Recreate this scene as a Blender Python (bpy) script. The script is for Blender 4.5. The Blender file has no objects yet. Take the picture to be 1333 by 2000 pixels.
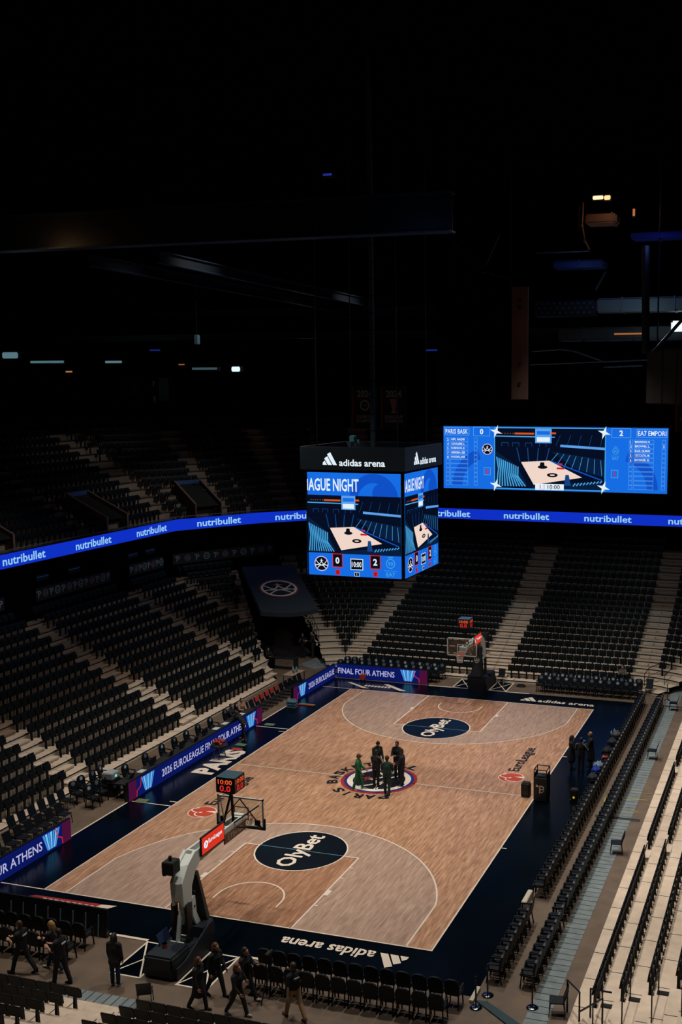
import bpy, bmesh, math, random
from mathutils import Vector, Matrix
import numpy as np
random.seed(7)
PI = math.pi
S = bpy.context.scene
COL = S.collection

# ------------------------------------------------------------------ camera
cam_d = bpy.data.cameras.new('camera')
cam = bpy.data.objects.new('camera', cam_d)
COL.objects.link(cam)
cam.location = (18.4677, -45.0617, 18.0576)
cam.rotation_euler = (PI / 2 - 0.1374, 0, 0.2953)
cam_d.sensor_fit = 'HORIZONTAL'
cam_d.sensor_width = 36.0
cam_d.lens = 2105.0 / 1333.0 * 36.0
cam_d.shift_x = -(930.9 - 666.5) / 1333.0
cam_d.shift_y = (1054.97 - 1000.0) / 1333.0
cam_d.clip_end = 400
S.camera = cam

# ------------------------------------------------------------------ exposure, world, light
S.view_settings.view_transform = 'Standard'
S.view_settings.look = 'None'
S.view_settings.gamma = 1.0
S.view_settings.exposure = 0.0
S.view_settings.use_curve_mapping = False
W = bpy.data.worlds.new('hall_air')
S.world = W
W.use_nodes = True
bg = W.node_tree.nodes['Background']
bg.inputs[0].default_value = (0.25, 0.55, 0.8, 1)
bg.inputs[1].default_value = 0.006

def spot(name, loc, aim, power, angle, blend=0.6, col=(1.0, 0.93, 0.86), radius=0.5):
    d = bpy.data.lights.new(name, 'SPOT')
    d.energy = power; d.spot_size = math.radians(angle); d.spot_blend = blend
    d.color = col; d.shadow_soft_size = radius
    o = bpy.data.objects.new(name, d)
    COL.objects.link(o)
    o.location = loc
    o.rotation_euler = (Vector(aim) - Vector(loc)).to_track_quat('-Z', 'Y').to_euler()
    return o

# the arena's sports lamps on the high rig, all aimed down at the court
LAMP = 8700
for ly in (-12.5, -4, 4, 12.5):
    for lx in (-5.5, 7.0):
        spot('rig_lamp', (lx, ly, 27.0), (lx * 0.95, ly * 1.02, 0), LAMP, 74, 0.9)
# added fill spots for the lower bowl: bench side, scoring side, end stand
for ly in (-21, -12, -3, 6, 15):
    spot('stand_fill', (14.5, ly, 27.0), (16.0, ly, 0), 9900, 36, 0.9, (1.0, 0.95, 0.89))
for ly, ty in ((-18, -12), (-9, -3), (11, 7), (21, 17)):
    spot('stand_fill', (12, ly, 21.0), (-18.8, ty, 3.4), 1850, 31, 0.9, (0.88, 0.97, 1.0))
for lx, tx in ((-14, -12), (-5, -4), (6, 5), (14, 12)):
    spot('stand_fill', (lx, -10, 21.0), (tx, 24, 3), 3100, 26, 0.9, (0.9, 0.97, 0.98))
for lx in (-7, 4):
    spot('stand_fill', (lx, -22, 27.0), (lx, -20, 0), 4600, 42, 0.9)
# a few added fill spots that lift the upper tier
for ly in (4, 24):
    spot('stand_fill', (-4, ly, 29.0), (-26.3, ly - 2, 9.6), 5200, 38, 1.0, (0.9, 0.95, 1.0))

# ------------------------------------------------------------------ colour and material helpers
def lin(c):
    return tuple(((v / 255.0) / 12.92 if v / 255.0 <= 0.04045 else ((v / 255.0 + 0.055) / 1.055) ** 2.4) for v in c) + (1.0,)

MATS = {}
def mat(name, rgb, rough=0.6, metal=0.0, vary=0.0, scale=3.0, coat=0.0, spec=0.5):
    """Principled material; vary adds a noise mottling of the colour."""
    if name in MATS: return MATS[name]
    m = bpy.data.materials.new(name); m.use_nodes = True
    nt = m.node_tree; b = nt.nodes['Principled BSDF']
    c = lin(rgb)
    b.inputs['Base Color'].default_value = c
    b.inputs['Roughness'].default_value = rough
    b.inputs['Metallic'].default_value = metal
    b.inputs['Coat Weight'].default_value = coat
    b.inputs['Specular IOR Level'].default_value = spec
    if vary > 0:
        tc = nt.nodes.new('ShaderNodeTexCoord')
        n = nt.nodes.new('ShaderNodeTexNoise'); n.inputs['Scale'].default_value = scale; n.inputs['Detail'].default_value = 5
        r = nt.nodes.new('ShaderNodeValToRGB')
        r.color_ramp.elements[0].position = 0.3; r.color_ramp.elements[1].position = 0.7
        r.color_ramp.elements[0].color = tuple(v * (1 - vary) for v in c[:3]) + (1,)
        r.color_ramp.elements[1].color = tuple(min(1, v * (1 + vary)) for v in c[:3]) + (1,)
        nt.links.new(tc.outputs['Object'], n.inputs['Vector'])
        nt.links.new(n.outputs['Fac'], r.inputs['Fac'])
        nt.links.new(r.outputs['Color'], b.inputs['Base Color'])
    MATS[name] = m
    return m

def glow(name, rgb, k=1.0):
    if name in MATS: return MATS[name]
    m = bpy.data.materials.new(name); m.use_nodes = True
    nt = m.node_tree; nt.nodes.clear()
    e = nt.nodes.new('ShaderNodeEmission'); o = nt.nodes.new('ShaderNodeOutputMaterial')
    e.inputs['Color'].default_value = lin(rgb); e.inputs['Strength'].default_value = k
    nt.links.new(e.outputs[0], o.inputs[0])
    MATS[name] = m
    return m

def wood(name, c1, c2, rough=0.32, grain=0.35):
    """parquet strips running along Y"""
    m = bpy.data.materials.new(name); m.use_nodes = True
    nt = m.node_tree; b = nt.nodes['Principled BSDF']; L = nt.links.new
    tc = nt.nodes.new('ShaderNodeTexCoord')
    mp = nt.nodes.new('ShaderNodeMapping'); mp.inputs['Rotation'].default_value = (0, 0, PI / 2)
    br = nt.nodes.new('ShaderNodeTexBrick')
    br.inputs['Scale'].default_value = 1.0; br.inputs['Brick Width'].default_value = 0.85
    br.inputs['Row Height'].default_value = 0.075; br.inputs['Mortar Size'].default_value = 0.0015
    br.inputs['Color1'].default_value = lin(c1); br.inputs['Color2'].default_value = lin(c2)
    br.inputs['Mortar'].default_value = tuple(v * 0.75 for v in lin(c1)[:3]) + (1,)
    br.offset = 0.37
    L(tc.outputs['Object'], mp.inputs['Vector']); L(mp.outputs[0], br.inputs['Vector'])
    mp2 = nt.nodes.new('ShaderNodeMapping'); mp2.inputs['Scale'].default_value = (9.0, 0.9, 1.0)
    L(tc.outputs['Object'], mp2.inputs['Vector'])
    n = nt.nodes.new('ShaderNodeTexNoise'); n.inputs['Scale'].default_value = 1.6; n.inputs['Detail'].default_value = 6
    L(mp2.outputs[0], n.inputs['Vector'])
    mr = nt.nodes.new('ShaderNodeMapRange')
    mr.inputs['From Min'].default_value = 0.3; mr.inputs['From Max'].default_value = 0.7
    mr.inputs['To Min'].default_value = 1 - grain; mr.inputs['To Max'].default_value = 1 + grain
    L(n.outputs['Fac'], mr.inputs['Value'])
    mx = nt.nodes.new('ShaderNodeVectorMath'); mx.operation = 'SCALE'
    L(br.outputs['Color'], mx.inputs[0]); L(mr.outputs[0], mx.inputs['Scale'])
    L(mx.outputs[0], b.inputs['Base Color'])
    b.inputs['Roughness'].default_value = rough
    MATS[name] = m
    return m

def tread(name, rgb, axis, pitch, vary=0.12, rough=0.7):
    """decking panels with dark seams every `pitch` metres along axis 0 (x) or 1 (y)"""
    m = bpy.data.materials.new(name); m.use_nodes = True
    nt = m.node_tree; b = nt.nodes['Principled BSDF']; L = nt.links.new
    tc = nt.nodes.new('ShaderNodeTexCoord'); sp = nt.nodes.new('ShaderNodeSeparateXYZ')
    L(tc.outputs['Object'], sp.inputs[0])
    d = nt.nodes.new('ShaderNodeMath'); d.operation = 'DIVIDE'; d.inputs[1].default_value = pitch
    L(sp.outputs[axis], d.inputs[0])
    f = nt.nodes.new('ShaderNodeMath'); f.operation = 'FRACT'; L(d.outputs[0], f.inputs[0])
    g = nt.nodes.new('ShaderNodeMath'); g.operation = 'GREATER_THAN'; g.inputs[1].default_value = 0.035 / pitch
    L(f.outputs[0], g.inputs[0])
    n = nt.nodes.new('ShaderNodeTexNoise'); n.inputs['Scale'].default_value = 2.5; n.inputs['Detail'].default_value = 6
    L(tc.outputs['Object'], n.inputs['Vector'])
    r = nt.nodes.new('ShaderNodeValToRGB'); c = lin(rgb)
    r.color_ramp.elements[0].position = 0.3; r.color_ramp.elements[1].position = 0.7
    r.color_ramp.elements[0].color = tuple(v * (1 - vary) for v in c[:3]) + (1,)
    r.color_ramp.elements[1].color = tuple(v * (1 + vary) for v in c[:3]) + (1,)
    L(n.outputs['Fac'], r.inputs['Fac'])
    mx = nt.nodes.new('ShaderNodeMix'); mx.data_type = 'RGBA'
    mx.inputs['A'].default_value = lin((14, 13, 12)); L(g.outputs[0], mx.inputs['Factor']); L(r.outputs['Color'], mx.inputs['B'])
    L(mx.outputs['Result'], b.inputs['Base Color'])
    b.inputs['Roughness'].default_value = rough
    MATS[name] = m
    return m

# ------------------------------------------------------------------ mesh builder
class MB:
    """collects shapes and links them as ONE mesh object; each face may carry its own material"""
    def __init__(s): s.v = []; s.f = []; s.m = []; s.ms = []
    def mi(s, m):
        if m is None: return 0
        if m not in s.ms: s.ms.append(m)
        return s.ms.index(m)
    def add(s, vs, fs, m=None):
        o = len(s.v); k = s.mi(m)
        s.v.extend([tuple(p) for p in vs]); s.f.extend([tuple(i + o for i in f) for f in fs]); s.m.extend([k] * len(fs))
        return s
    def box(s, x0, x1, y0, y1, z0, z1, m=None):
        vs = [(x0, y0, z0), (x1, y0, z0), (x1, y1, z0), (x0, y1, z0), (x0, y0, z1), (x1, y0, z1), (x1, y1, z1), (x0, y1, z1)]
        return s.add(vs, [(3, 2, 1, 0), (4, 5, 6, 7), (0, 1, 5, 4), (1, 2, 6, 5), (2, 3, 7, 6), (3, 0, 4, 7)], m)
    def rbox(s, x0, x1, y0, y1, z0, z1, r=0.02, m=None, seg=2):
        bm = bmesh.new(); bmesh.ops.create_cube(bm, size=1)
        for v in bm.verts: v.co = Vector(((x0 + x1) / 2 + v.co.x * (x1 - x0), (y0 + y1) / 2 + v.co.y * (y1 - y0), (z0 + z1) / 2 + v.co.z * (z1 - z0)))
        bmesh.ops.bevel(bm, geom=bm.edges[:], offset=r, segments=seg, affect='EDGES')
        bm.verts.index_update()
        s.add([v.co[:] for v in bm.verts], [[v.index for v in f.verts] for f in bm.faces], m); bm.free()
        return s
    def hexa(s, a, b, m=None):
        """two quads a (4 pts) and b (4 pts) joined"""
        return s.add(list(a) + list(b), [(3, 2, 1, 0), (4, 5, 6, 7), (0, 1, 5, 4), (1, 2, 6, 5), (2, 3, 7, 6), (3, 0, 4, 7)], m)
    def bar(s, a, b, w, h=None, m=None, up=(0, 0, 1)):
        a = Vector(a); b = Vector(b); d = (b - a).normalized(); h = h or w
        u = Vector(up)
        if abs(d.dot(u)) > 0.98: u = Vector((0, 1, 0))
        r = d.cross(u).normalized() * (w / 2); q = r.cross(d).normalized() * (h / 2)
        return s.hexa([a - r - q, a + r - q, a + r + q, a - r + q], [b - r - q, b + r - q, b + r + q, b - r + q], m)
    def tube(s, pts, r, n=8, m=None, closed=False, cap=True):
        pts = [Vector(p) for p in pts]; N = len(pts); rs = r if isinstance(r, (list, tuple)) else [r] * N
        vs = []; prev = None
        for i, p in enumerate(pts):
            if closed: t = (pts[(i + 1) % N] - pts[i - 1])
            else: t = pts[min(i + 1, N - 1)] - pts[max(i - 1, 0)]
            t = t.normalized()
            if prev is None:
                a = Vector((0, 0, 1)) if abs(t.z) < 0.9 else Vector((1, 0, 0))
                u = t.cross(a).normalized()
            else:
                u = (prev - t * prev.dot(t)).normalized()
            prev = u; w = t.cross(u)
            for k in range(n):
                q = 2 * PI * k / n
                vs.append(p + (u * math.cos(q) + w * math.sin(q)) * rs[i])
        fs = []
        for i in range(N if closed else N - 1):
            j = (i + 1) % N
            for k in range(n):
                fs.append((i * n + k, i * n + (k + 1) % n, j * n + (k + 1) % n, j * n + k))
        if cap and not closed:
            fs.append(tuple(range(n))[::-1]); fs.append(tuple((N - 1) * n + k for k in range(n)))
        return s.add(vs, fs, m)
    def lathe(s, prof, n=20, c=(0, 0, 0), m=None):
        vs = []; fs = []
        for r, z in prof:
            for k in range(n):
                a = 2 * PI * k / n; vs.append((c[0] + r * math.cos(a), c[1] + r * math.sin(a), c[2] + z))
        P = len(prof)
        for i in range(P - 1):
            for k in range(n): fs.append((i * n + k, i * n + (k + 1) % n, (i + 1) * n + (k + 1) % n, (i + 1) * n + k))
        fs.append(tuple(range(n))[::-1]); fs.append(tuple((P - 1) * n + k for k in range(n)))
        return s.add(vs, fs, m)
    def ball(s, c, r, n=10, m=None, rot=None):
        r = r if isinstance(r, (list, tuple)) else (r, r, r); vs = []; fs = []; h = n // 2 + 1
        for i in range(h + 1):
            t = PI * i / h
            for k in range(n):
                a = 2 * PI * k / n
                p = Vector((r[0] * math.sin(t) * math.cos(a), r[1] * math.sin(t) * math.sin(a), r[2] * math.cos(t)))
                if i in (0, h): p = Vector((0.001 * math.cos(a) * r[0], 0.001 * math.sin(a) * r[1], p.z))
                if rot: p = rot @ p
                vs.append(Vector(c) + p)
        for i in range(h):
            for k in range(n): fs.append((i * n + k, (i + 1) * n + k, (i + 1) * n + (k + 1) % n, i * n + (k + 1) % n))
        fs.append(tuple(range(n))); fs.append(tuple(h * n + k for k in range(n))[::-1])
        return s.add(vs, fs, m)
    def prism(s, poly, fn, t0, t1, m=None):
        """poly: 2D outline; fn(u,v,t)->3D"""
        n = len(poly); vs = [fn(u, v, t0) for u, v in poly] + [fn(u, v, t1) for u, v in poly]
        fs = [tuple(range(n))[::-1], tuple(range(n, 2 * n))] + [(i, (i + 1) % n, n + (i + 1) % n, n + i) for i in range(n)]
        return s.add(vs, fs, m)
    def mesh(s, name, m=None, smooth=False):
        me = bpy.data.meshes.new(name)
        me.from_pydata([tuple(p) for p in s.v], [], s.f); me.update()
        if s.ms:
            for x in s.ms: me.materials.append(x)
            me.polygons.foreach_set('material_index', s.m)
        elif m: me.materials.append(m)
        if smooth: me.polygons.foreach_set('use_smooth', [True] * len(me.polygons))
        return me
    def build(s, name, m=None, parent=None, smooth=False, loc=None):
        o = bpy.data.objects.new(name, s.mesh(name, m, smooth)); COL.objects.link(o)
        if parent: o.parent = parent
        if loc: o.location = loc
        return o

def tag(o, label=None, cat=None, group=None, kind=None):
    if label: o['label'] = label
    if cat: o['category'] = cat
    if group: o['group'] = group
    if kind: o['kind'] = kind
    return o

def empty(name, loc=(0, 0, 0), rz=0.0, label=None, cat=None, group=None):
    o = bpy.data.objects.new(name, None); COL.objects.link(o)
    o.location = loc; o.rotation_euler = (0, 0, rz); o.empty_display_size = 0.2
    return tag(o, label, cat, group)

def kids(o): return [c for c in bpy.data.objects if c.parent == o]
def tree(o):
    """children lists of a finished prototype, read once"""
    return [(c, tree(c)) for c in sorted(kids(o), key=lambda c: c.name)]
def dup(o, tr, loc, rz, label, group=None):
    r = o.copy(); COL.objects.link(r); r.location = loc; r.rotation_euler = (0, 0, rz); r['label'] = label
    if group: r['group'] = group
    def rec(p, t):
        for c, sub in t:
            d = c.copy(); COL.objects.link(d); d.parent = p; rec(d, sub)
    rec(r, tr)
    return r

ORD = 'first second third fourth fifth sixth seventh eighth ninth tenth eleventh twelfth thirteenth fourteenth fifteenth sixteenth seventeenth eighteenth nineteenth twentieth'.split()
TENS = {2: 'twenty', 3: 'thirty', 4: 'forty', 5: 'fifty', 6: 'sixty'}
def nth(i):
    """0 -> first"""
    if i < 20: return ORD[i]
    t, u = divmod(i + 1, 10)
    return (TENS[t][:-1] + 'ieth') if u == 0 else TENS[t] + '-' + ORD[u - 1]

# ------------------------------------------------------------------ lettering and flat graphics
_TX = {}
def text2d(s, bold=0.0):
    k = (s, bold)
    if k not in _TX:
        cu = bpy.data.curves.new('t', 'FONT'); cu.body = s; cu.size = 1.0; cu.offset = bold; cu.resolution_u = 2; cu.fill_mode = 'FRONT' if hasattr(cu, 'fill_mode') else cu.fill_mode
        o = bpy.data.objects.new('t', cu); COL.objects.link(o)
        dg = bpy.context.evaluated_depsgraph_get(); dg.update()
        me = bpy.data.meshes.new_from_object(o.evaluated_get(dg))
        V = [(v.co.x, v.co.y) for v in me.vertices]; F = [tuple(p.vertices) for p in me.polygons]
        bpy.data.objects.remove(o); bpy.data.curves.remove(cu); bpy.data.meshes.remove(me)
        _TX[k] = (V, F)
    return _TX[k]

class Draw(MB):
    """flat layered graphics on a plane: O origin, U right, V up, N outward normal (lengths in metres)"""
    def __init__(s, O, U, V, N, step=0.004):
        super().__init__(); s.O, s.U, s.V, s.N = Vector(O), Vector(U).normalized(), Vector(V).normalized(), Vector(N).normalized(); s.step = step
    def P(s, u, v, l=0): return s.O + s.U * u + s.V * v + s.N * (l * s.step)
    def poly(s, pts, m, l=1):
        return s.add([s.P(u, v, l) for u, v in pts], [tuple(range(len(pts)))], m)
    def rect(s, u0, v0, u1, v1, m, l=1): return s.poly([(u0, v0), (u1, v0), (u1, v1), (u0, v1)], m, l)
    def line(s, pts, w, m, l=1, closed=False):
        P = [Vector(p).to_2d() if len(p) > 2 else Vector(p) for p in pts]; N = len(P); a = []; b = []
        for i in range(N):
            if closed: d = (P[(i + 1) % N] - P[i]).normalized() + (P[i] - P[i - 1]).normalized()
            else: d = ((P[i + 1] - P[i]).normalized() if i < N - 1 else Vector((0, 0))) + ((P[i] - P[i - 1]).normalized() if i > 0 else Vector((0, 0)))
            if d.length < 1e-6: d = Vector((1, 0))
            d.normalize(); n = Vector((-d.y, d.x)) * (w / 2)
            if 0 < i < N - 1 or closed:
                e = (P[(i + 1) % N] - P[i]).normalized(); c = max(0.35, abs(d.dot(e))); n = n / c
            a.append(P[i] + n); b.append(P[i] - n)
        vs = [s.P(p.x, p.y, l) for p in a + b]
        fs = [(i, N + i, N + (i + 1) % N, (i + 1) % N) for i in range(N if closed else N - 1)]
        return s.add(vs, fs, m)
    def disc(s, cu, cv, r, m, l=1, n=48, ry=None):
        ry = ry or r
        return s.poly([(cu + r * math.cos(2 * PI * k / n), cv + ry * math.sin(2 * PI * k / n)) for k in range(n)], m, l)
    def ring(s, cu, cv, r0, r1, m, l=1, n=48, a0=0, a1=2 * PI):
        full = abs(a1 - a0 - 2 * PI) < 1e-6; K = n if full else n + 1
        A = [a0 + (a1 - a0) * k / n for k in range(K)]
        vs = [s.P(cu + r0 * math.cos(a), cv + r0 * math.sin(a), l) for a in A] + [s.P(cu + r1 * math.cos(a), cv + r1 * math.sin(a), l) for a in A]
        fs = [(i, (i + 1) % K, K + (i + 1) % K, K + i) for i in range(K if full else K - 1)]
        return s.add(vs, fs, m)
    def text(s, t, u, v, m, l=2, w=None, h=None, bold=0.01, align='l', fn=None):
        """bounding box fitted to width w and/or height h, lower-left (or centre) at u,v"""
        V, F = text2d(t, bold)
        if not V: return s
        x0 = min(p[0] for p in V); x1 = max(p[0] for p in V); y0 = min(p[1] for p in V); y1 = max(p[1] for p in V)
        sx = w / (x1 - x0) if w else None; sy = h / (y1 - y0) if h else None
        sx = sx or sy; sy = sy or sx
        W_ = (x1 - x0) * sx; H_ = (y1 - y0) * sy
        du = u - (W_ / 2 if align == 'c' else 0); dv = v - (H_ / 2 if align == 'c' else 0)
        q = [(du + (p[0] - x0) * sx, dv + (p[1] - y0) * sy) for p in V]
        if fn: q = [fn(*p) for p in q]
        return s.add([s.P(a, b, l) for a, b in q], F, m)

def team_mark(d, cu, cv, r, ring, ink, l=2, star=None, fill=None, rim=None):
    """round ball emblem: rim, spire with a four-point star, curved seams"""
    if rim: d.ring(cu, cv, r * 1.0, r * 1.1, rim, l)
    if fill: d.disc(cu, cv, r, fill, l)
    d.ring(cu, cv, r * 0.88, r, ring, l + 1)
    w = r * 0.085
    def arc(f, n=14): return [(cu + r * x, cv + r * y) for x, y in [f(k / n) for k in range(n + 1)]]
    d.line(arc(lambda t: (-0.78 + 1.56 * t, 0.42 - 0.62 * math.sin(PI * t))), w, ink, l + 1)
    d.line(arc(lambda t: (-0.03 - 0.85 * t ** 2.2, 0.5 - 0.75 * t ** 0.6)), w, ink, l + 1)
    d.line(arc(lambda t: (0.03 + 0.85 * t ** 2.2, 0.5 - 0.75 * t ** 0.6)), w, ink, l + 1)
    d.line(arc(lambda t: (-0.62 + 1.24 * t, -0.64 + 0.42 * math.sin(PI * t))), w, ink, l + 1)
    d.line(arc(lambda t: (-0.86 + 1.72 * t, -0.18 - 0.02 * math.sin(PI * t))), w * 0.8, ink, l + 1)
    st = star or ink
    pts = []
    for k in range(8):
        q = PI / 4 * k; rr = r * (0.3 if k % 2 == 0 else 0.075)
        pts.append((cu + rr * math.sin(q), cv + r * 0.42 + rr * math.cos(q)))
    d.poly(pts, st, l + 2)

def three_bars(d, u0, v0, w, h, m, l=2):
    """mark of three slanted bars of growing height, rising to the right"""
    bw = w * 0.26
    for i, hh in enumerate((0.34, 0.68, 1.0)):
        H = h * hh; b1 = u0 + w * (0.34 + 0.33 * i); b0 = b1 - bw; lean = 0.56 * H
        if i == 0: d.poly([(b0 - w * .03, v0), (b1, v0), (b1 - lean, v0 + H), (b1 - lean - bw * .45, v0 + H * .6)], m, l)
        else: d.poly([(b0, v0), (b1, v0), (b1 - lean, v0 + H), (b1 - lean - bw * .8, v0 + H - bw * .5)], m, l)
# ------------------------------------------------------------------ materials
M_floor = mat('hall_floor', (96, 80, 64), 0.6, vary=0.22, scale=1.3)
M_navy = mat('navy_paint', (2, 8, 14), 0.24, vary=0.25, scale=0.7, spec=0.14)
M_court = wood('court_maple', (182, 141, 110), (161, 120, 91), grain=0.4)
M_zone = wood('court_zone', (172, 145, 126), (155, 127, 109), grain=0.25)
M_key = wood('court_key', (168, 126, 97), (142, 102, 76))
M_white = mat('white_paint', (214, 200, 182), 0.45)
M_black = mat('flat_black', (9, 10, 11), 0.7)
M_metalk = mat('black_steel', (14, 17, 20), 0.45)
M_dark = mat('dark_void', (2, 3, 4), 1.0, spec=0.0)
M_beige = {0: tread('decking_x', (196, 176, 154), 0, 1.6), 1: tread('decking_y', (196, 176, 154), 1, 1.6)}
M_step = {0: tread('stair_deck_x', (142, 118, 96), 0, 2.4, 0.2), 1: tread('stair_deck_y', (142, 118, 96), 1, 2.4, 0.2)}
M_arc = mat('decking_corner', (190, 170, 148), 0.7, vary=0.12)
M_arc2 = mat('stair_corner', (142, 118, 96), 0.7, vary=0.2)
M_nose = mat('nosing', (12, 12, 12), 0.6)
M_riser = mat('riser_beige', (196, 186, 168), 0.8)
M_riser2 = mat('riser_brown', (150, 128, 106), 0.8)

# ------------------------------------------------------------------ floor, walls, ceiling
fb = MB(); fb.box(-52, 42, -34, 52, -0.3, 0.0)
tag(fb.build('floor', M_floor), 'brown arena floor around the court', kind='structure')
for nm, b in (('wall_far', (-52, 42, 46, 46.5, 0, 33)), ('wall_left', (-52, -51.5, -34, 46, 0, 33)), ('wall_right', (41.5, 42, -34, 46, 0, 33))):
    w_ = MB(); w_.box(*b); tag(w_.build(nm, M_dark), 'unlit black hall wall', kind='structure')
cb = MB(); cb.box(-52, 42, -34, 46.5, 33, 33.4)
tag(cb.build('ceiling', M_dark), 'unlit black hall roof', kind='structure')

# ------------------------------------------------------------------ court
court = tag(empty('basketball_court'), 'wooden basketball court with navy apron and white lines', kind='structure')
UP = ((0, 0, 0.0), (1, 0, 0), (0, 1, 0), (0, 0, 1))
ap = MB(); ap.box(-9.6, 9.62, -16.15, 16.1, 0.0, 0.012); ap.build('apron', M_navy, court)
cw = MB(); cw.box(-7.5, 7.5, -14, 14, 0.012, 0.016); cw.build('playing_surface', M_court, court)
def zone_arc(sg, n=48):
    a0 = math.acos(6.6 / 6.75); cy = sg * 12.425
    return [(6.75 * math.cos(a0 + (PI - 2 * a0) * k / n), cy - sg * 6.75 * math.sin(a0 + (PI - 2 * a0) * k / n)) for k in range(n + 1)]
for sg in (-1, 1):
    d = Draw((0, 0, 0.016), *UP[1:], step=0.002)
    arc = zone_arc(sg)
    pts = [(6.6, sg * 14)] + arc + [(-6.6, sg * 14)]
    d.poly(pts if sg < 0 else pts[::-1], M_zone, 1); d.build('three_point_zone', None, court)
    d = Draw((0, 0, 0.016), *UP[1:], step=0.002)
    d.rect(-2.45, min(sg * 14, sg * 8.2), 2.45, max(sg * 14, sg * 8.2), M_key, 2); d.build('key_paint', None, court)
ln = Draw((0, 0, 0.016), *UP[1:], step=0.002)
LW = 0.06
ln.line([(-7.5, -14), (7.5, -14), (7.5, 14), (-7.5, 14)], LW, M_white, 4, closed=True)
ln.line([(-7.5, 0), (7.5, 0)], LW, M_white, 4)
for sg in (-1, 1):
    arc = zone_arc(sg)
    ln.line([(6.6, sg * 14)] + arc + [(-6.6, sg * 14)], LW, M_white, 4)
    ln.line([(2.45, sg * 14), (2.45, sg * 8.2), (-2.45, sg * 8.2), (-2.45, sg * 14)], LW, M_white, 4)
    ln.ring(0, sg * 8.2, 1.8, 1.86, M_white, 5)
    cy = sg * 12.425
    ln.line([(1.25, cy + sg * 0.37)] + [(1.25 * math.cos(PI * k / 20), cy - sg * 1.25 * math.sin(PI * k / 20)) for k in range(21)] + [(-1.25, cy + sg * 0.37)], LW, M_white, 5)
    for sx in (-1, 1):
        for yy, ww in ((1.75, 0.06), (2.75, 0.4), (4.0, 0.06), (4.9, 0.06)):
            y_ = sg * (14 - yy)
            ln.rect(min(sx * 2.45, sx * 2.62), y_ - ww / 2, max(sx * 2.45, sx * 2.62), y_ + ww / 2, M_white, 5)
    ln.rect(-9.5, sg * 5.675 - 0.03, -7.5, sg * 5.675 + 0.03, M_white, 4)
    ln.rect(7.5, sg * 5.675 - 0.03, 7.75, sg * 5.675 + 0.03, M_white, 4)
    ln.rect(-7.9, sg * 5.2 - 0.03, -7.5, sg * 5.2 + 0.03, M_white, 4)
    ln.rect(-9.4, sg * 14 - 0.03, -7.5, sg * 14 + 0.03, M_white, 4)
    for sx in (-1, 1):
        x0, x1 = sorted((sx * 1.72, sx * 3.2)); ln.rect(x0, sg * 16.1 - 0.06, x1, sg * 16.1 + 0.06, M_white, 4)
ln.rect(-9.66, -14, -9.58, 16, M_white, 4)
ln.build('line_markings', None, court)

M_ad = mat('sponsor_navy', (5, 17, 25), 0.3, vary=0.2, scale=0.8)
M_teal = mat('free_throw_line', (70, 110, 124), 0.4)
for sg in (-1, 1):
    d = Draw((0, 0, 0.016), *UP[1:], step=0.002)
    d.disc(0, sg * 8.2, 1.8, M_ad, 4); d.rect(-1.8, sg * 8.2 - 0.025, 1.8, sg * 8.2 + 0.025, M_teal, 5)
    o = d.build('sponsor_circle', None, court)
    t = Draw((0.06, sg * 8.2, 0.016), (0.03, 1, 0), (-1, 0.03, 0), (0, 0, 1), step=0.002)
    t.text('OlyBet', 0, 0, M_white, 7, w=3.05, h=1.02, bold=0.022, align='c')
    t.build('lettering', None, o)

M_ring = {k: mat('court_' + k, c, 0.4) for k, c in dict(red=(150, 38, 36), blue=(30, 40, 110), ink=(12, 16, 22), redmark=(186, 70, 46), pale=(226, 214, 198)).items()}
d = Draw((0, 0, 0.016), (0, 1, 0), (-1, 0, 0), (0, 0, 1), step=0.002)
d.disc(0, 0, 1.79, M_ring['red'], 4); d.ring(0, 0, 1.4, 1.64, M_ring['blue'], 5); d.ring(0, 0, 1.34, 1.5, M_ring['pale'], 6)
d.disc(0, 0, 1.4, M_ring['ink'], 5)
team_mark(d, 0, 0, 1.4, M_ring['pale'], M_ring['pale'], 6, star=M_ring['red'])
cl = d.build('centre_emblem', None, court)
word = 'PARIS BASKETBALL'
d = Draw((0, 0, 0.016), *UP[1:], step=0.002)
for i, ch in enumerate(word):
    if ch == ' ': continue
    a = math.radians(-63.5 - i * 15.6)
    def place(u, v, a=a):
        r = 1.96 + v; ca, sa = math.cos(a), math.sin(a)
        return (r * ca + u * sa, r * sa - u * ca)
    d.text(ch, 0, 0.22, M_ring['ink'], 5, h=0.5, w=0.11 if ch == 'I' else 0.5, bold=0.035, align='c', fn=place)
d.build('circle_lettering', None, cl)

for cx, cy, y0, y1 in ((-5.85, -5.88, -5.05, -1.45), (5.85, 2.08, 2.95, 6.5)):
    d = Draw((0, 0, 0.016), (0, 1, 0), (-1, 0, 0), (0, 0, 1), step=0.002)   # u = y, v = -x
    u, v = cy, -cx
    d.disc(u, v, 0.62, M_ring['pale'], 4); d.disc(u, v, 0.58, M_ring['redmark'], 5)
    for q in ((0.35, 0.2), (0.0, -0.18)):
        d.line([(u + q[1] + 0.5 * math.cos(a) * 0.5 - 0.05, v + q[0] - 0.2 + 0.42 * math.sin(a)) for a in [PI * (0.15 + 0.07 * k) for k in range(15)]], 0.06, M_ring['pale'], 6)
    d.poly([(u + 0.05, v - 0.58), (u + 0.26, v - 0.52), (u + 0.12, v - 0.1)], M_ring['pale'], 6)
    o = d.build('league_mark', None, court)
    t = Draw((0, 0, 0.016), (0, 1, 0), (-1, 0, 0), (0, 0, 1), step=0.002)
    t.text('EuroLeague', y0, v - 0.3, M_ring['ink'], 5, w=y1 - y0, h=0.72, bold=0.02)
    t.build('league_lettering', None, o)
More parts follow.
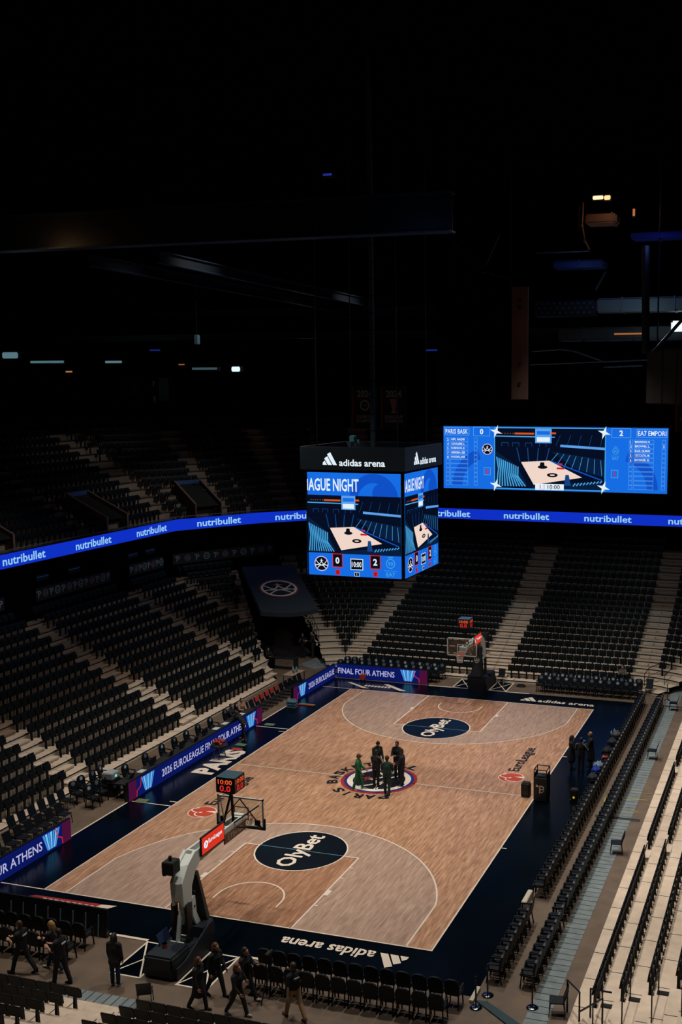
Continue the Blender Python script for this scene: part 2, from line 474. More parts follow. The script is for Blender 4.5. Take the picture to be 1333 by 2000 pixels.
t = Draw((0, 0, 0.016), (0, 1, 0), (-1, 0, 0), (0, 0, 1), step=0.002)
t.text('PARIS', -1.72, 7.85, M_white, 4, w=3.55, h=1.15, bold=0.05); t.build('city_lettering', None, court)
for sg in (-1, 1):
    d = Draw((0, 0, 0.016), (sg, 0, 0), (0, sg, 0), (0, 0, 1), step=0.002)
    if sg > 0:
        three_bars(d, 2.95, 14.62, 1.05, 0.8, M_white, 4); d.text('adidas arena', 4.05, 14.58, M_white, 4, w=3.35, h=0.52, bold=0.022)
    else:
        three_bars(d, -7.0, 14.6, 1.05, 0.82, M_white, 4); d.text('adidas arena', -5.82, 14.55, M_white, 4, w=3.35, h=0.55, bold=0.022)
    d.build('arena_lettering', None, court)
M_redmat = mat('red_floor_ad', (150, 40, 34), 0.5)
d = Draw((0, 0, 0.012), *UP[1:], step=0.002)
d.poly([(-7.5, -14.45), (-8.6, -15.3), (-5.3, -15.3), (-4.2, -14.35)], M_redmat, 2)
d.poly([(-4.75, -14.4), (-5.3, -15.3), (-4.9, -15.3), (-4.17, -14.33)], M_white, 3)
for k in range(9): d.rect(-7.1 + k * 0.25, -14.82, -6.93 + k * 0.25, -14.55, M_white, 3)
d.build('floor_advert', None, court)
d = Draw((0, 0, 0.012), *UP[1:], step=0.002)
d.poly([(-8.3, 15.3), (-6.7, 14.35), (-4.1, 14.4), (-5.7, 15.5)], M_ring['ink'], 2)
d.poly([(-8.4, 15.4), (-6.95, 14.4), (-6.5, 14.4), (-8.1, 15.4)], M_white, 3)
d.poly([(-6.0, 15.55), (-4.55, 14.45), (-4.1, 14.5), (-5.7, 15.6)], M_white, 3)
for k in range(8): d.rect(-7.0 + k * 0.22, 14.78, -6.85 + k * 0.22, 15.1, M_white, 3)
d.build('floor_advert', None, court)
for sg in (-1, 1):
    for sx in (-1, 1):
        x0, x1 = sorted((sx * 0.62, sx * 1.72)); y0, y1 = sorted((sg * 16.15, sg * 18.2))
        d = Draw((0, 0, 0.0), *UP[1:], step=0.003)
        d.rect(x0, y0, x1, y1, M_navy, 3)
        d.line([(x0 + .03, y0 + .03), (x1 - .03, y0 + .03), (x1 - .03, y1 - .03), (x0 + .03, y1 - .03)], 0.065, M_white, 4, closed=True)
        d.line([(x0, y0), (x1, y1)], 0.055, M_white, 5); d.line([(x0, y1), (x1, y0)], 0.055, M_white, 6)
        d.build('corner_box_marking', None, court)

# ------------------------------------------------------------------ grandstand rows: plans and heights
SIDE_D, END_D = 0.8, 0.785
def side_z(k): return 0.15 + 0.335 * min(k, 5) + 0.39 * max(0, k - 5)
def end_z(k): return 0.15 + 0.2585 * min(k, 12) + 0.39 * max(0, k - 12)
def side_x(k): return 12.62 + SIDE_D * k
def end_y(k): return 18.3 + END_D * k
TW = Vector((-0.63, 0.777)).normalized()          # tunnel direction (left); right side is mirrored
TL0, TR0 = Vector((-12.62, 14.2)), Vector((-12.5, 20.1))
def hit(p, d, q, e):
    """parameter along p + t d where it meets the line q + s e"""
    den = d.x * e.y - d.y * e.x
    return ((q.x - p.x) * e.y - (q.y - p.y) * e.x) / den
KD = Vector((0.506, 0.863)).normalized()          # direction of the chamfered corner rows
def side_line(x, y_start):
    """plan polyline of a side row front at distance x (left side, going towards +y) clipped at the tunnel wall"""
    off = x - 12.62
    ky = 17.9 + off * 0.272
    a = Vector((-x, y_start)); k = Vector((-x, ky))
    t = hit(a, Vector((0, 1)), TL0, TW)
    if a.y + t <= ky: return [a, Vector((-x, a.y + t))]
    t = hit(k, KD, TL0, TW)
    return [a, k, k + KD * t]
CC = Vector((-8.9, 14.58))
def end_arc(r):
    """plan polyline of a corner row (left far corner): from the straight end stand to the tunnel wall"""
    out = []
    for i in range(64):
        a = PI / 2 + i * math.radians(1.5)
        p = CC + Vector((math.cos(a), math.sin(a))) * r
        n = (p - TR0).dot(Vector((TW.y, -TW.x)))       # >0 on the court/far-stand side of the wall
        out.append(p)
        if n < 0: break
    return out

def strip(mb, lo, hi, z0, z1, mt, mr, mn, bot=0.0):
    """one row of a stand: tread between plan lines lo (front) and hi (rear) at z1, riser below lo from z0"""
    n = min(len(lo), len(hi))
    lo3 = [(p.x, p.y, z1) for p in lo[:n]]; hi3 = [(p.x, p.y, z1) for p in hi[:n]]
    mb.add(lo3 + hi3, [(i, i + 1, n + i + 1, n + i) for i in range(n - 1)], mt)
    lo0 = [(p.x, p.y, z0) for p in lo[:n]]
    mb.add(lo0 + [(x, y, z1 - 0.07) for x, y, _ in lo3], [(i, i + 1, n + i + 1, n + i) for i in range(n - 1)], mr)
    mb.add([(x, y, z1 - 0.07) for x, y, _ in lo3] + lo3, [(i, i + 1, n + i + 1, n + i) for i in range(n - 1)], mn)

def mirror(pts): return [Vector((-p.x, p.y)) for p in pts]

# side stands (mirror images); aisles get half-height steps
SIDE_ROWS, RIGHT_ROWS = 14, 8
LEFT_AISLES = [(-14.85, -13.35), (-5.35, -3.88), (4.13, 5.6), (13.63, 15.07)]
RIGHT_AISLES = [(-18.6, -16.2), (-5.55, -4.75), (4.2, 5.0), (13.4, 14.1)]
def side_stand(name, sgn, rows, y0, aisles, label):
    mb = MB()
    for k in range(rows):
        lo = side_line(side_x(k), y0); hi = side_line(side_x(k + 1), y0)
        if len(hi) == 3 and len(lo) == 2: lo = [lo[0], lo[0].lerp(lo[1], 0.9), lo[1]]
        if sgn > 0: lo, hi = mirror(lo), mirror(hi)
        perm = k >= 6
        strip(mb, lo, hi, side_z(k - 1) if k else 0.0, side_z(k), (M_step if perm else M_beige)[1], M_riser2 if perm else M_riser, M_nose)
        for a, b in aisles:
            if k == 0: continue
            x0, x1 = side_x(k) - 0.38, side_x(k); h = (side_z(k) + side_z(k - 1)) / 2
            xs = sorted((sgn * x0, sgn * x1))
            mb.box(xs[0], xs[1], a, b, h - 0.07, h, (M_step if perm else M_beige)[1])
            mb.box(xs[0] + (0.05 if sgn > 0 else 0), xs[1] - (0.05 if sgn < 0 else 0), a, b, side_z(k - 1), h - 0.05, M_riser2 if perm else M_riser)
    return tag(mb.build(name, None), label, kind='structure')
side_stand('grandstand', -1, SIDE_ROWS, -17.0, LEFT_AISLES, 'tiered deck of the stand behind the scoring table')
side_stand('grandstand', 1, RIGHT_ROWS, -23.0, RIGHT_AISLES, 'tiered beige deck of the bench side stand')

END_ROWS = 21
END_AISLES = [(-10.4, -8.9), (-0.8, 1.05), (8.95, 10.45)]
mb = MB()
for k in range(END_ROWS):
    perm = k >= 13
    z0, z1 = (end_z(k - 1) if k else 0.0), end_z(k)
    lo = [Vector((-8.9, end_y(k))), Vector((8.9, end_y(k)))]; hi = [Vector((-8.9, end_y(k + 1))), Vector((8.9, end_y(k + 1)))]
    strip(mb, lo, hi, z0, z1, (M_step if perm else M_beige)[0], M_riser2 if perm else M_riser, M_nose)
    A, B = end_arc(3.72 + END_D * k), end_arc(3.72 + END_D * (k + 1))
    n = min(len(A), len(B))
    for sg in (1, -1):
        a, b = (A[:n], B[:n]) if sg > 0 else (mirror(A[:n]), mirror(B[:n]))
        strip(mb, a, b, z0, z1, M_arc2 if perm else M_arc, M_riser2 if perm else M_riser, M_nose)
    for a, b in END_AISLES:
        if k == 0: continue
        h = (z0 + z1) / 2
        mb.box(a, b, end_y(k) - 0.36, end_y(k), h - 0.07, h, (M_step if perm else M_beige)[0])
        mb.box(a, b, end_y(k) - 0.31, end_y(k), z0, h - 0.05, M_riser2 if perm else M_riser)
tag(mb.build('grandstand', None), 'tiered deck of the end stand under the big screen', kind='structure')

NEAR_ROWS = 6
def near_y(k): return -19.95 - END_D * k
mb = MB()
for k in range(NEAR_ROWS):
    lo = [Vector((-14, near_y(k))), Vector((9.6, near_y(k)))]; hi = [Vector((-14, near_y(k + 1))), Vector((9.6, near_y(k + 1)))]
    strip(mb, lo, hi, end_z(k - 1) if k else 0.0, end_z(k), M_beige[0], M_riser, M_nose)
    if k:
        h = (end_z(k) + end_z(k - 1)) / 2
        mb.box(-0.95, 0.85, near_y(k), near_y(k) + 0.36, h - 0.07, h, M_beige[0])
tag(mb.build('grandstand', None), 'tiered beige deck of the stand at the near hoop', kind='structure')

# tunnel cheek walls and far void between the rows
for sg in (-1, 1):
    for q0, zt in ((TL0, 'side'), (TR0, 'end')):
        mb = MB(); pts = []
        for i in range(28):
            p = q0 + TW * (i * 0.55)
            if zt == 'side': k = max(0.0, (-p.x - 12.62) / SIDE_D); z = side_z(int(min(k, 13.2)))
            else: k = max(0.0, ((p - CC).length - 3.72) / END_D); z = end_z(int(min(k, 20)))
            pts.append((p.x * (1 if sg < 0 else -1), p.y, z + 0.05))
        n = len(pts)
        off = Vector((TW.y, -TW.x)) * (0.1 if zt == 'end' else -0.1)
        ox = off.x * (1 if sg < 0 else -1)
        mb.add([(x, y, 0) for x, y, z in pts] + pts + [(x + ox, y + off.y, 0) for x, y, z in pts] + [(x + ox, y + off.y, z) for x, y, z in pts],
               [(i, i + 1, n + i + 1, n + i) for i in range(n - 1)] + [(2 * n + i, 2 * n + i + 1, 3 * n + i + 1, 3 * n + i) for i in range(n - 1)]
               + [(n + i, n + i + 1, 3 * n + i + 1, 3 * n + i) for i in range(n - 1)])
        tag(mb.build('trim_1', M_dark), 'black cheek wall of the corner tunnel', kind='structure')

# concourse wall behind the lower bowl, upper tier with its fascia
FX = 24.0
def fascia(off):
    """plan polyline of the upper tier front, pushed back by off"""
    base = [Vector((-24.0, -8.0)), Vector((-24.0, 21.2)), Vector((-20.6, 26.9)), Vector((-16.2, 31.2)), Vector((-11.0, 34.0)), Vector((-7.0, 34.6))]
    if off == 0: return base
    out = []
    for i, p in enumerate(base):
        a = (base[i] - base[i - 1]).normalized() if i else None
        b = (base[i + 1] - base[i]).normalized() if i < len(base) - 1 else None
        na = Vector((-a.y, a.x)) if a else None; nb = Vector((-b.y, b.x)) if b else None
        if na is None: n = nb
        elif nb is None: n = na
        else:
            n = (na + nb).normalized(); n = n / max(0.5, n.dot(na))
        out.append(p + n * off)
    return out
mb = MB()
base = fascia(0.0)
wall = [(-24.6, -17), (-24.6, 21.5), (-21.3, 27.3), (-16.7, 31.9), (-11.2, 35.0), (22, 35.0), (24.6, 30), (24.6, -17)]
n = len(wall)
mb.add([(x, y, 0) for x, y in wall] + [(x, y, 8.3) for x, y in wall], [(i, i + 1, n + i + 1, n + i) for i in range(n - 1)])
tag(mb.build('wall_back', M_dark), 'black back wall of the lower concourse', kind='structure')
UP_D, UP_R, UP_Z = 0.8, 0.496, 9.0
def up_z(k): return UP_Z + UP_R * k
UP_ROWS = 13
M_upstep = mat('upper_deck', (112, 92, 76), 0.75, vary=0.25, scale=2)
mb = MB()
fb0 = fascia(0.25)
n = len(fb0)
mb.add([(p.x, p.y, 8.2) for p in fb0] + [(p.x, p.y, 9.0) for p in fb0], [(i, i + 1, n + i + 1, n + i) for i in range(n - 1)], M_dark)
for k in range(UP_ROWS):
    strip(mb, fascia(0.25 + UP_D * k), fascia(0.25 + UP_D * (k + 1)), up_z(k - 1) if k else 8.2, up_z(k), M_upstep, M_riser2, M_nose)
lo = fascia(0.25 + UP_D * UP_ROWS)
mb.add([(p.x, p.y, up_z(UP_ROWS - 1)) for p in lo] + [(p.x, p.y, 20) for p in lo], [(i, i + 1, n + i + 1, n + i) for i in range(n - 1)], M_dark)
tag(mb.build('upper_grandstand', None), 'dim upper tier deck above the ribbon screen', kind='structure')
mb = MB(); mb.box(-7, 30, 34.6, 35.0, 7.8, 30, None)
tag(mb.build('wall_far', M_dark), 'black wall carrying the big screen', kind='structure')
# far fascia ledge over the concourse
mb = MB(); mb.box(-11, 22, 34.02, 34.6, 8.1, 9.2); tag(mb.build('trim_2', M_dark), 'black ledge under the big screen', kind='structure')
# ------------------------------------------------------------------ tip-up stand seats
M_seat = mat('seat_shell', (5, 12, 17), 0.55, spec=0.25)
M_seatpad = mat('seat_pad', (4, 10, 14), 0.7, spec=0.2)
M_post = mat('seat_post', (8, 10, 12), 0.5, spec=0.3)
def seat_shapes():
    """faces towards -Y in its own frame (y grows towards the back); origin on the tread"""
    b = MB()
    b.hexa([(-.22, -.025, .49), (.22, -.025, .49), (.22, .025, .49), (-.22, .025, .49)], [(-.225, .05, .79), (.225, .05, .79), (.225, .09, .79), (-.225, .09, .79)])
    b.hexa([(-.225, .05, .79), (.225, .05, .79), (.225, .09, .79), (-.225, .09, .79)], [(-.215, .06, .825), (.215, .06, .825), (.215, .09, .825), (-.215, .09, .825)])
    p = MB()
    p.hexa([(-.2, -.085, .47), (.2, -.085, .47), (.2, -.035, .47), (-.2, -.035, .47)], [(-.2, -.05, .72), (.2, -.05, .72), (.2, .0, .72), (-.2, .0, .72)])
    l = MB()
    l.hexa([(-.045, -.06, .0), (.045, -.06, .0), (.045, .04, .0), (-.045, .04, .0)], [(-.035, -.05, .5), (.035, -.05, .5), (.035, .02, .5), (-.035, .02, .5)])
    return b, p, l
SB, SP, SL = seat_shapes()
# the row end panel stays out: every seat carries its own post
SEATS = []   # (pos, rz, description tuple)
def add_row(pts, dz, rz_fn, info): pass
def seat_line(a, b, n, rz, z, info, rev=False):
    for i in range(n):
        t = (i + 0.5) / n
        SEATS.append((Vector((a.x + (b.x - a.x) * t, a.y + (b.y - a.y) * t, z)), rz, info + ((n - 1 - i) if rev else i,)))
PITCH = 0.5
# left stand: seats face +x (own -Y turned to +x: rz = +90deg)
LB = [(-16.6, -14.85, 'outer'), (-13.35, -5.35, 'near'), (-3.88, 4.13, 'middle'), (5.6, 13.63, 'far')]
for k in range(SIDE_ROWS):
    x = -(side_x(k) + 0.58)
    for a, b, nm in LB:
        n = int(round((b - a) / PITCH))
        seat_line(Vector((x, a)), Vector((x, b)), n, PI / 2, side_z(k), ('L', nm, k), rev=False)
    # corner blocks beyond the last straight aisle
    pl = side_line(side_x(k) + 0.55, 15.07)
    d = 0.3; segs = list(zip(pl[:-1], pl[1:])); tot = sum((q - p).length for p, q in segs) - 0.55
    i = 0
    while d < tot:
        r = d
        for p, q in segs:
            Ln = (q - p).length
            if r <= Ln: break
            r -= Ln
        e = (q - p).normalized(); pos = p + e * r
        if not (19.0 < pos.y < 20.4) and pos.y > 15:
            SEATS.append((Vector((pos.x, pos.y, side_z(k))), math.atan2(e.y, e.x), ('L', 'corner', k, i))); i += 1
        d += PITCH
# right stand faces -x
RB = [(-16.1, -5.6, 'near'), (-4.7, 4.2, 'middle'), (5.0, 13.4, 'far')]
for k in range(RIGHT_ROWS):
    x = side_x(k) + 0.62
    for a, b, nm in RB:
        n = int(round((b - a) / PITCH))
        seat_line(Vector((x, a)), Vector((x, b)), n, -PI / 2, side_z(k), ('R', nm, k))
# far end stand faces -y
for k in range(END_ROWS):
    y = end_y(k) + 0.55
    for a, b, nm in ((-8.8, -0.85, 'scoring'), (1.1, 8.9, 'bench')):
        n = int(round((b - a) / PITCH)); seat_line(Vector((a, y)), Vector((b, y)), n, 0, end_z(k), ('F', nm, k))
    r = 3.72 + END_D * k + 0.55
    arc = end_arc(r); amax = PI / 2 + math.radians(1.5) * (len(arc) - 1) - 1.25 / r
    a = PI / 2 + 1.75 / r; i = 0
    while a < amax:
        for sg in (1, -1):
            p = CC + Vector((math.cos(a), math.sin(a))) * r
            SEATS.append((Vector((p.x * sg, p.y, end_z(k))), (a - PI / 2) * sg, ('F', 'corner', k, i)))
        a += PITCH / r; i += 1
# near stand faces +y
for k in range(NEAR_ROWS):
    y = near_y(k) - 0.58
    for a, b, nm in ((-9.0, -0.95, 'left'), (0.9, 9.4, 'right')):
        n = int(round((b - a) / PITCH))
        if nm == 'left': a, b = b, a
        seat_line(Vector((a, y)), Vector((b, y)), n, PI, end_z(k), ('N', nm, k))
# upper tier
VOM = []     # vomitory footprints as (segment, t0, t1, depth rows)
UPB = [(0, 3.2, 0.6, 0), (0, 5.7, 11.3, 0), (0, 12.7, 13.95, 0), (0, 16.55, 20.9, 0)]
for k in range(UP_ROWS):
    pl = fascia(0.25 + UP_D * k + 0.5)
    for si in range(5):
        p, q = pl[si], pl[si + 1]; e = (q - p).normalized(); Ln = (q - p).length; d = 0.3
        while d < Ln - 0.2:
            pos = p + e * d; d += PITCH; ok = True
            if si == 0:
                y = pos.y
                if y < -4: ok = False
                if 3.2 < y < 5.6 and k < 4: ok = False
                if 14.0 < y < 16.5 and k < 4: ok = False
                if 11.3 < y < 12.7 or 1.0 < y < 2.3 or 20.6 < y < 22.5: ok = False
            elif si == 1:
                u = d / Ln
                if 0.26 < u < 0.58 and k < 4: ok = False
                if u < 0.12 or 0.66 < u < 0.8: ok = False
            else:
                u = d / Ln
                if 0.4 < u < 0.6: ok = False
            if ok: SEATS.append((Vector((pos.x, pos.y, up_z(k))), math.atan2(e.y, e.x), ('U', 'upper', k, 0)))

# which seats stand inside the picture, nearest first
mw = Matrix.Translation(cam.location) @ cam.rotation_euler.to_matrix().to_4x4()
inv = mw.inverted()
def px(p):
    q = inv @ Vector(p)
    if q.z >= -0.1: return None
    return (930.9 + 2105.0 * q.x / -q.z, 1054.97 - 2105.0 * q.y / -q.z, -q.z)
near = []
for i, (p, rz, info) in enumerate(SEATS):
    c = px(p + Vector((0, 0, 0.55)))
    if c and -8 < c[0] < 1341 and c[1] < 2012 and info[0] != 'U': near.append((c[2], i))
near.sort()
PICK = set(i for _, i in near[:300])
# seats hidden by the frame edge and far from it are still part of the rest
STAND = {'L': "scoring-table stand", 'R': 'bench-side stand', 'N': 'near-hoop stand', 'F': 'big-screen stand'}
proto = None; ptree = None
for i in sorted(PICK):
    p, rz, (st, blk, k, j) = SEATS[i]
    if st == 'N': lab = 'black tip-up seat, near-hoop stand, %s row, %s seat %s the central stairs' % (nth(k), nth(j), 'left of' if blk == 'left' else 'right of')
    else: lab = 'black tip-up seat, %s, %s block, %s row up, %s seat from near end' % (STAND[st], blk, nth(k), nth(j))
    if proto is None:
        proto = empty('stadium_seat', p, rz, lab, 'seat', 'tip-up seats of the stands')
        SB.build('backrest', M_seat, proto); SP.build('seat_pan', M_seatpad, proto); SL.build('post', M_post, proto)
        ptree = tree(proto)
    else: dup(proto, ptree, p, rz, lab)
# all further seats of the stands, far or small, as one mass
tv = np.array(SB.v + SP.v + SL.v); o1 = len(SB.v); o2 = o1 + len(SP.v)
tf = np.array(SB.f + [tuple(a + o1 for a in f) for f in SP.f] + [tuple(a + o2 for a in f) for f in SL.f])
tm = np.array([0] * len(SB.f) + [1] * len(SP.f) + [2] * len(SL.f))
rest = [s for i, s in enumerate(SEATS) if i not in PICK]
V = []; F = []
for q, (p, rz, info) in enumerate(rest):
    c, s_ = math.cos(rz), math.sin(rz)
    R = np.array([[c, -s_, 0], [s_, c, 0], [0, 0, 1]])
    V.append(tv @ R.T + np.array(p)); F.append(tf + q * len(tv))
V = np.concatenate(V); F = np.concatenate(F)
me = bpy.data.meshes.new('distant_seats'); me.from_pydata(V.tolist(), [], F.tolist()); me.update()
for m in (M_seat, M_seatpad, M_post): me.materials.append(m)
me.polygons.foreach_set('material_index', np.tile(tm, len(rest)).astype(np.int32))
o = bpy.data.objects.new('distant_stadium_seats', me); COL.objects.link(o)
tag(o, 'mass of further dark tip-up seats filling both tiers of the stands', 'seats', kind='stuff')
print('seats', len(SEATS), 'picked', len(PICK))
# ------------------------------------------------------------------ screens
G = dict(ribbon=glow('led_ribbon', (14, 48, 196)), ribtxt=glow('led_pale', (150, 205, 240)), sky=glow('led_sky', (22, 108, 226)), deep=glow('led_deep', (16, 80, 198)),
         white=glow('led_white', (228, 240, 250)), night=glow('led_night', (5, 14, 34)), night2=glow('led_night_mid', (9, 30, 62)), cyan=glow('led_cyan', (70, 165, 225)),
         court=glow('led_court', (240, 214, 200)), ink=glow('led_ink', (9, 14, 24)), red=glow('led_red', (200, 32, 40)), orange=glow('led_orange', (220, 84, 30)),
         line=glow('led_line', (90, 160, 235)), pink=glow('led_pink', (206, 190, 236)), mid=glow('led_mid', (20, 66, 130)), board=glow('led_board', (10, 22, 92)),
         btxt=glow('led_board_text', (178, 176, 214)), magenta=glow('led_magenta', (72, 16, 52)), trophy=glow('led_trophy', (60, 140, 220)), trophy2=glow('led_trophy_pale', (120, 190, 240)))
M_case = mat('screen_case', (12, 16, 20), 0.45)

def arena_picture(d, u0, v0, w, h, l=2):
    """the live view of the arena as it stands on the screens"""
    P = lambda a, b: (u0 + a * w, v0 + b * h)
    d.rect(u0, v0, u0 + w, v0 + h, G['night'], l)
    d.poly([P(0, 0), P(0.14, 0.0), P(0.30, 0.05), P(0.2, 0.38), P(0, 0.62)], G['night2'], l + 1)
    for k in range(11):
        a = k / 10; d.line([P(0.012 + 0.027 * k, 0.03), P(0.03 + 0.018 * k, 0.2 + 0.12 * (1 - a)), P(0.012 + 0.02 * k, 0.52 - 0.16 * a)], w * 0.011, G['cyan'], l + 2)
    d.poly([P(0.52, 0.62), P(1, 0.5), P(1, 0.2), P(0.72, 0.36)], G['night2'], l + 1)
    for k in range(8): d.line([P(0.58 + 0.055 * k, 0.6 - 0.016 * k), P(0.5 + 0.068 * k, 0.42 - 0.026 * k)], w * 0.004, G['cyan'], l + 2)
    for k in range(5): d.line([P(0.56 + 0.1 * k, 0.72), P(0.6 + 0.095 * k, 0.9)], w * 0.004, G['mid'], l + 2)
    for k in range(4): d.line([P(0.2 + 0.1 * k, 0.68), P(0.23 + 0.08 * k, 0.45)], w * 0.009, G['mid'], l + 2)
    for a in (0.06, 0.16, 0.28, 0.41): d.line([P(a, 0.7), P(a, 0.76), P(a + 0.06, 0.76), P(a + 0.06, 0.7)], w * 0.005, G['mid'], l + 2)
    d.line([P(0, 0.87), P(0.55, 0.86)], h * 0.018, G['cyan'], l + 3); d.line([P(0.6, 0.72), P(1, 0.68)], h * 0.04, G['line'], l + 3)
    d.rect(*P(0.18, 0.9), *P(0.36, 0.93), G['orange'], l + 3); d.rect(*P(0.5, 0.91), *P(0.56, 0.94), G['orange'], l + 3)
    for k in range(6): d.disc(*P(0.04 + 0.025 * k, 0.915), h * 0.008, G['orange'], l + 3, n=8)
    d.rect(*P(0.37, 0.76), *P(0.52, 1.0), G['line'], l + 3); d.rect(*P(0.385, 0.78), *P(0.505, 0.86), G['white'], l + 4); d.rect(*P(0.385, 0.9), *P(0.505, 0.96), G['sky'], l + 4)
    d.poly([P(0.24, 0.44), P(0.5, 0.47), P(0.8, 0.2), P(0.36, 0.06)], G['court'], l + 3)
    d.disc(*P(0.44, 0.36), w * 0.045, G['ink'], l + 4, n=24, ry=h * 0.028); d.disc(*P(0.53, 0.23), w * 0.05, G['ink'], l + 4, n=24, ry=h * 0.035)
    d.disc(*P(0.53, 0.23), w * 0.025, G['court'], l + 5, n=16, ry=h * 0.012)
    d.poly([P(0.41, 0.36), P(0.46, 0.36), P(0.455, 0.44), P(0.42, 0.44)], G['ink'], l + 5)
    d.rect(*P(0.57, 0.33), *P(0.64, 0.36), G['red'], l + 4); d.rect(*P(0.585, 0.4), *P(0.62, 0.43), G['red'], l + 4)
    d.poly([P(0.64, 0.06), P(0.7, 0.06), P(0.68, 0.24), P(0.65, 0.24)], G['mid'], l + 5)
    d.line([P(0.52, 0.46), P(0.98, 0.16)], h * 0.02, G['deep'], l + 4); d.poly([P(0.34, 0.0), P(0.36, 0.045), P(0.98, 0.14), P(1, 0.0)], G['night2'], l + 4)
    for k in range(9): d.line([P(0.72 + 0.03 * k, 0.05 + 0.008 * k), P(0.74 + 0.03 * k, 0.1 + 0.006 * k)], w * 0.01, G['cyan'], l + 5)

def crest(d, cu, cv, h, m, l):
    """small club crest with EA7 lettering under it"""
    d.ring(cu, cv + h * 0.15, h * 0.2, h * 0.24, m, l, n=24); d.line([(cu - h * 0.13, cv + h * 0.46), (cu + h * 0.13, cv + h * 0.46)], h * 0.05, m, l)
    d.text('90', cu, cv + h * 0.14, m, l, h=h * 0.2, align='c'); d.line([(cu - h * 0.35, cv - h * 0.2), (cu + h * 0.35, cv - h * 0.2)], h * 0.02, m, l)
    d.text('EA7', cu, cv - h * 0.38, m, l, h=h * 0.2, align='c')

# hanging four-sided scoreboard
SC = Vector((-0.33, 0.62)); A_ = 2.33
sb = empty('hanging_scoreboard', (SC.x, SC.y, 9.8), 0, 'hanging four-sided video cube over the centre circle with AGUE NIGHT banner', 'scoreboard')
mb = MB(); mb.box(-A_ + .06, A_ - .06, -A_ + .06, A_ - .06, 0.05, 4.86); mb.build('core_frame', M_case, sb)
mb = MB()
H0, H1, HA = 4.84, 5.85, A_ + 0.14
for sx, sy in ((0, -1), (1, 0), (0, 1), (-1, 0)):
    if sx == 0: mb.box(-HA, HA, min(sy * HA, sy * (HA - .08)), max(sy * HA, sy * (HA - .08)), H0, H1)
    else: mb.box(min(sx * HA, sx * (HA - .08)), max(sx * HA, sx * (HA - .08)), -HA + .08, HA - .08, H0, H1)
mb.box(-HA + .08, HA - .08, -HA + .08, HA - .08, H0, H0 + .1)
M_head = mat('scoreboard_header', (22, 34, 44), 0.5)
hd = mb.build('header_band', M_head, sb)
for k in range(4):
    a = k * PI / 2; U = Vector((math.cos(a), math.sin(a), 0)); N = Vector((math.sin(a), -math.cos(a), 0))
    d = Draw(N * HA + Vector((0, 0, H0)), U, (0, 0, 1), N)
    three_bars(d, -1.42, 0.22, 0.72, 0.56, G['white'], 2); d.text('adidas arena', -0.6, 0.18, G['white'], 2, w=2.15, h=0.3, bold=0.022)
    d.build('header_lettering', None, hd)
    mb = MB(); O = N * (A_ - 0.05)
    d0 = Draw(O, U, (0, 0, 1), N, step=0.004)
    mb.hexa([d0.P(-A_ + .1, 0.12, 0), d0.P(A_ - .1, 0.12, 0), d0.P(A_ - .1, 0.12, 12), d0.P(-A_ + .1, 0.12, 12)],
            [d0.P(-A_ + .1, 4.74, 0), d0.P(A_ - .1, 4.74, 0), d0.P(A_ - .1, 4.74, 12), d0.P(-A_ + .1, 4.74, 12)])
    scn = mb.build('screen', M_case, sb)
    d = Draw(N * (A_ + 0.0), U, (0, 0, 1), N, step=0.004)
    u0, u1 = -A_ + .12, A_ - .12; w = u1 - u0; b, t = 0.14, 4.72
    d.rect(u0, b, u1, t, G['sky'], 1)
    d.ring(0.95, 3.55, 0.75, 1.15, G['deep'], 2, n=40, a0=0.15, a1=PI - 0.1); d.disc(1.3, 3.85, 0.42, G['deep'], 2, n=30)
    d.rect(u0, 3.74 - 0.06, u1, 3.74 - 0.05, G['deep'], 3)
    vb = 1.14
    d.rect(u0, b, u1, vb, G['sky'], 3)
    arena_picture(d, u0, vb, w, 3.72 - vb, 4)
    team_mark(d, u0 + 0.62, 0.66, 0.34, G['pink'], G['white'], 4, star=G['white'], fill=G['ink'])
    for (uu, q) in ((1.4, '0'), (3.2, '2')):
        d.rect(u0 + uu - 0.25, 0.52, u0 + uu + 0.25, 1.14, G['red'], 4); d.rect(u0 + uu - 0.21, 0.56, u0 + uu + 0.21, 1.1, G['ink'], 5)
        d.rect(u0 + uu - 0.11, 0.18, u0 + uu + 0.11, 0.42, G['red'], 4)
    d.rect(u0 + 2.02, 0.44, u0 + 2.62, 0.94, G['white'], 4); d.rect(u0 + 2.05, 0.47, u0 + 2.59, 0.91, G['ink'], 5)
    d.rect(u0 + 2.2, 0.16, u0 + 2.44, 0.34, G['white'], 4); d.rect(u0 + 2.215, 0.175, u0 + 2.425, 0.325, G['ink'], 5)
    d.build('picture', None, scn)
    d = Draw(N * (A_ + 0.0), U, (0, 0, 1), N, step=0.004)
    d.text('AGUE NIGHT', u0 + 0.06, 3.9, G['white'], 5, w=2.4, h=0.56, bold=0.02); d.rect(u0, 3.92, u0 + 0.04, 4.42, G['white'], 5)
    for (uu, q) in ((1.4, '0'), (3.2, '2')):
        d.text(q, u0 + uu, 0.83, G['white'], 8, h=0.3, align='c', bold=0.03); d.text('0', u0 + uu, 0.3, G['ink'], 8, h=0.14, align='c')
    d.text('10:00', u0 + 2.32, 0.69, G['white'], 8, w=0.46, h=0.24, align='c', bold=0.02); d.text('1', u0 + 2.32, 0.25, G['white'], 8, h=0.1, align='c')
    crest(d, u0 + 3.92, 0.66, 0.9, G['cyan'], 8)
    d.build('screen_lettering', None, scn)
mb = MB()
for k in range(-5, 6):
    for sx, sy in ((k * .42, -A_ + .02), (A_ - .02, k * .42), (k * .42, A_ - .02), (-A_ + .02, k * .42)): mb.box(sx - .035, sx + .035, sy - .035, sy + .035, 4.74, 4.85)
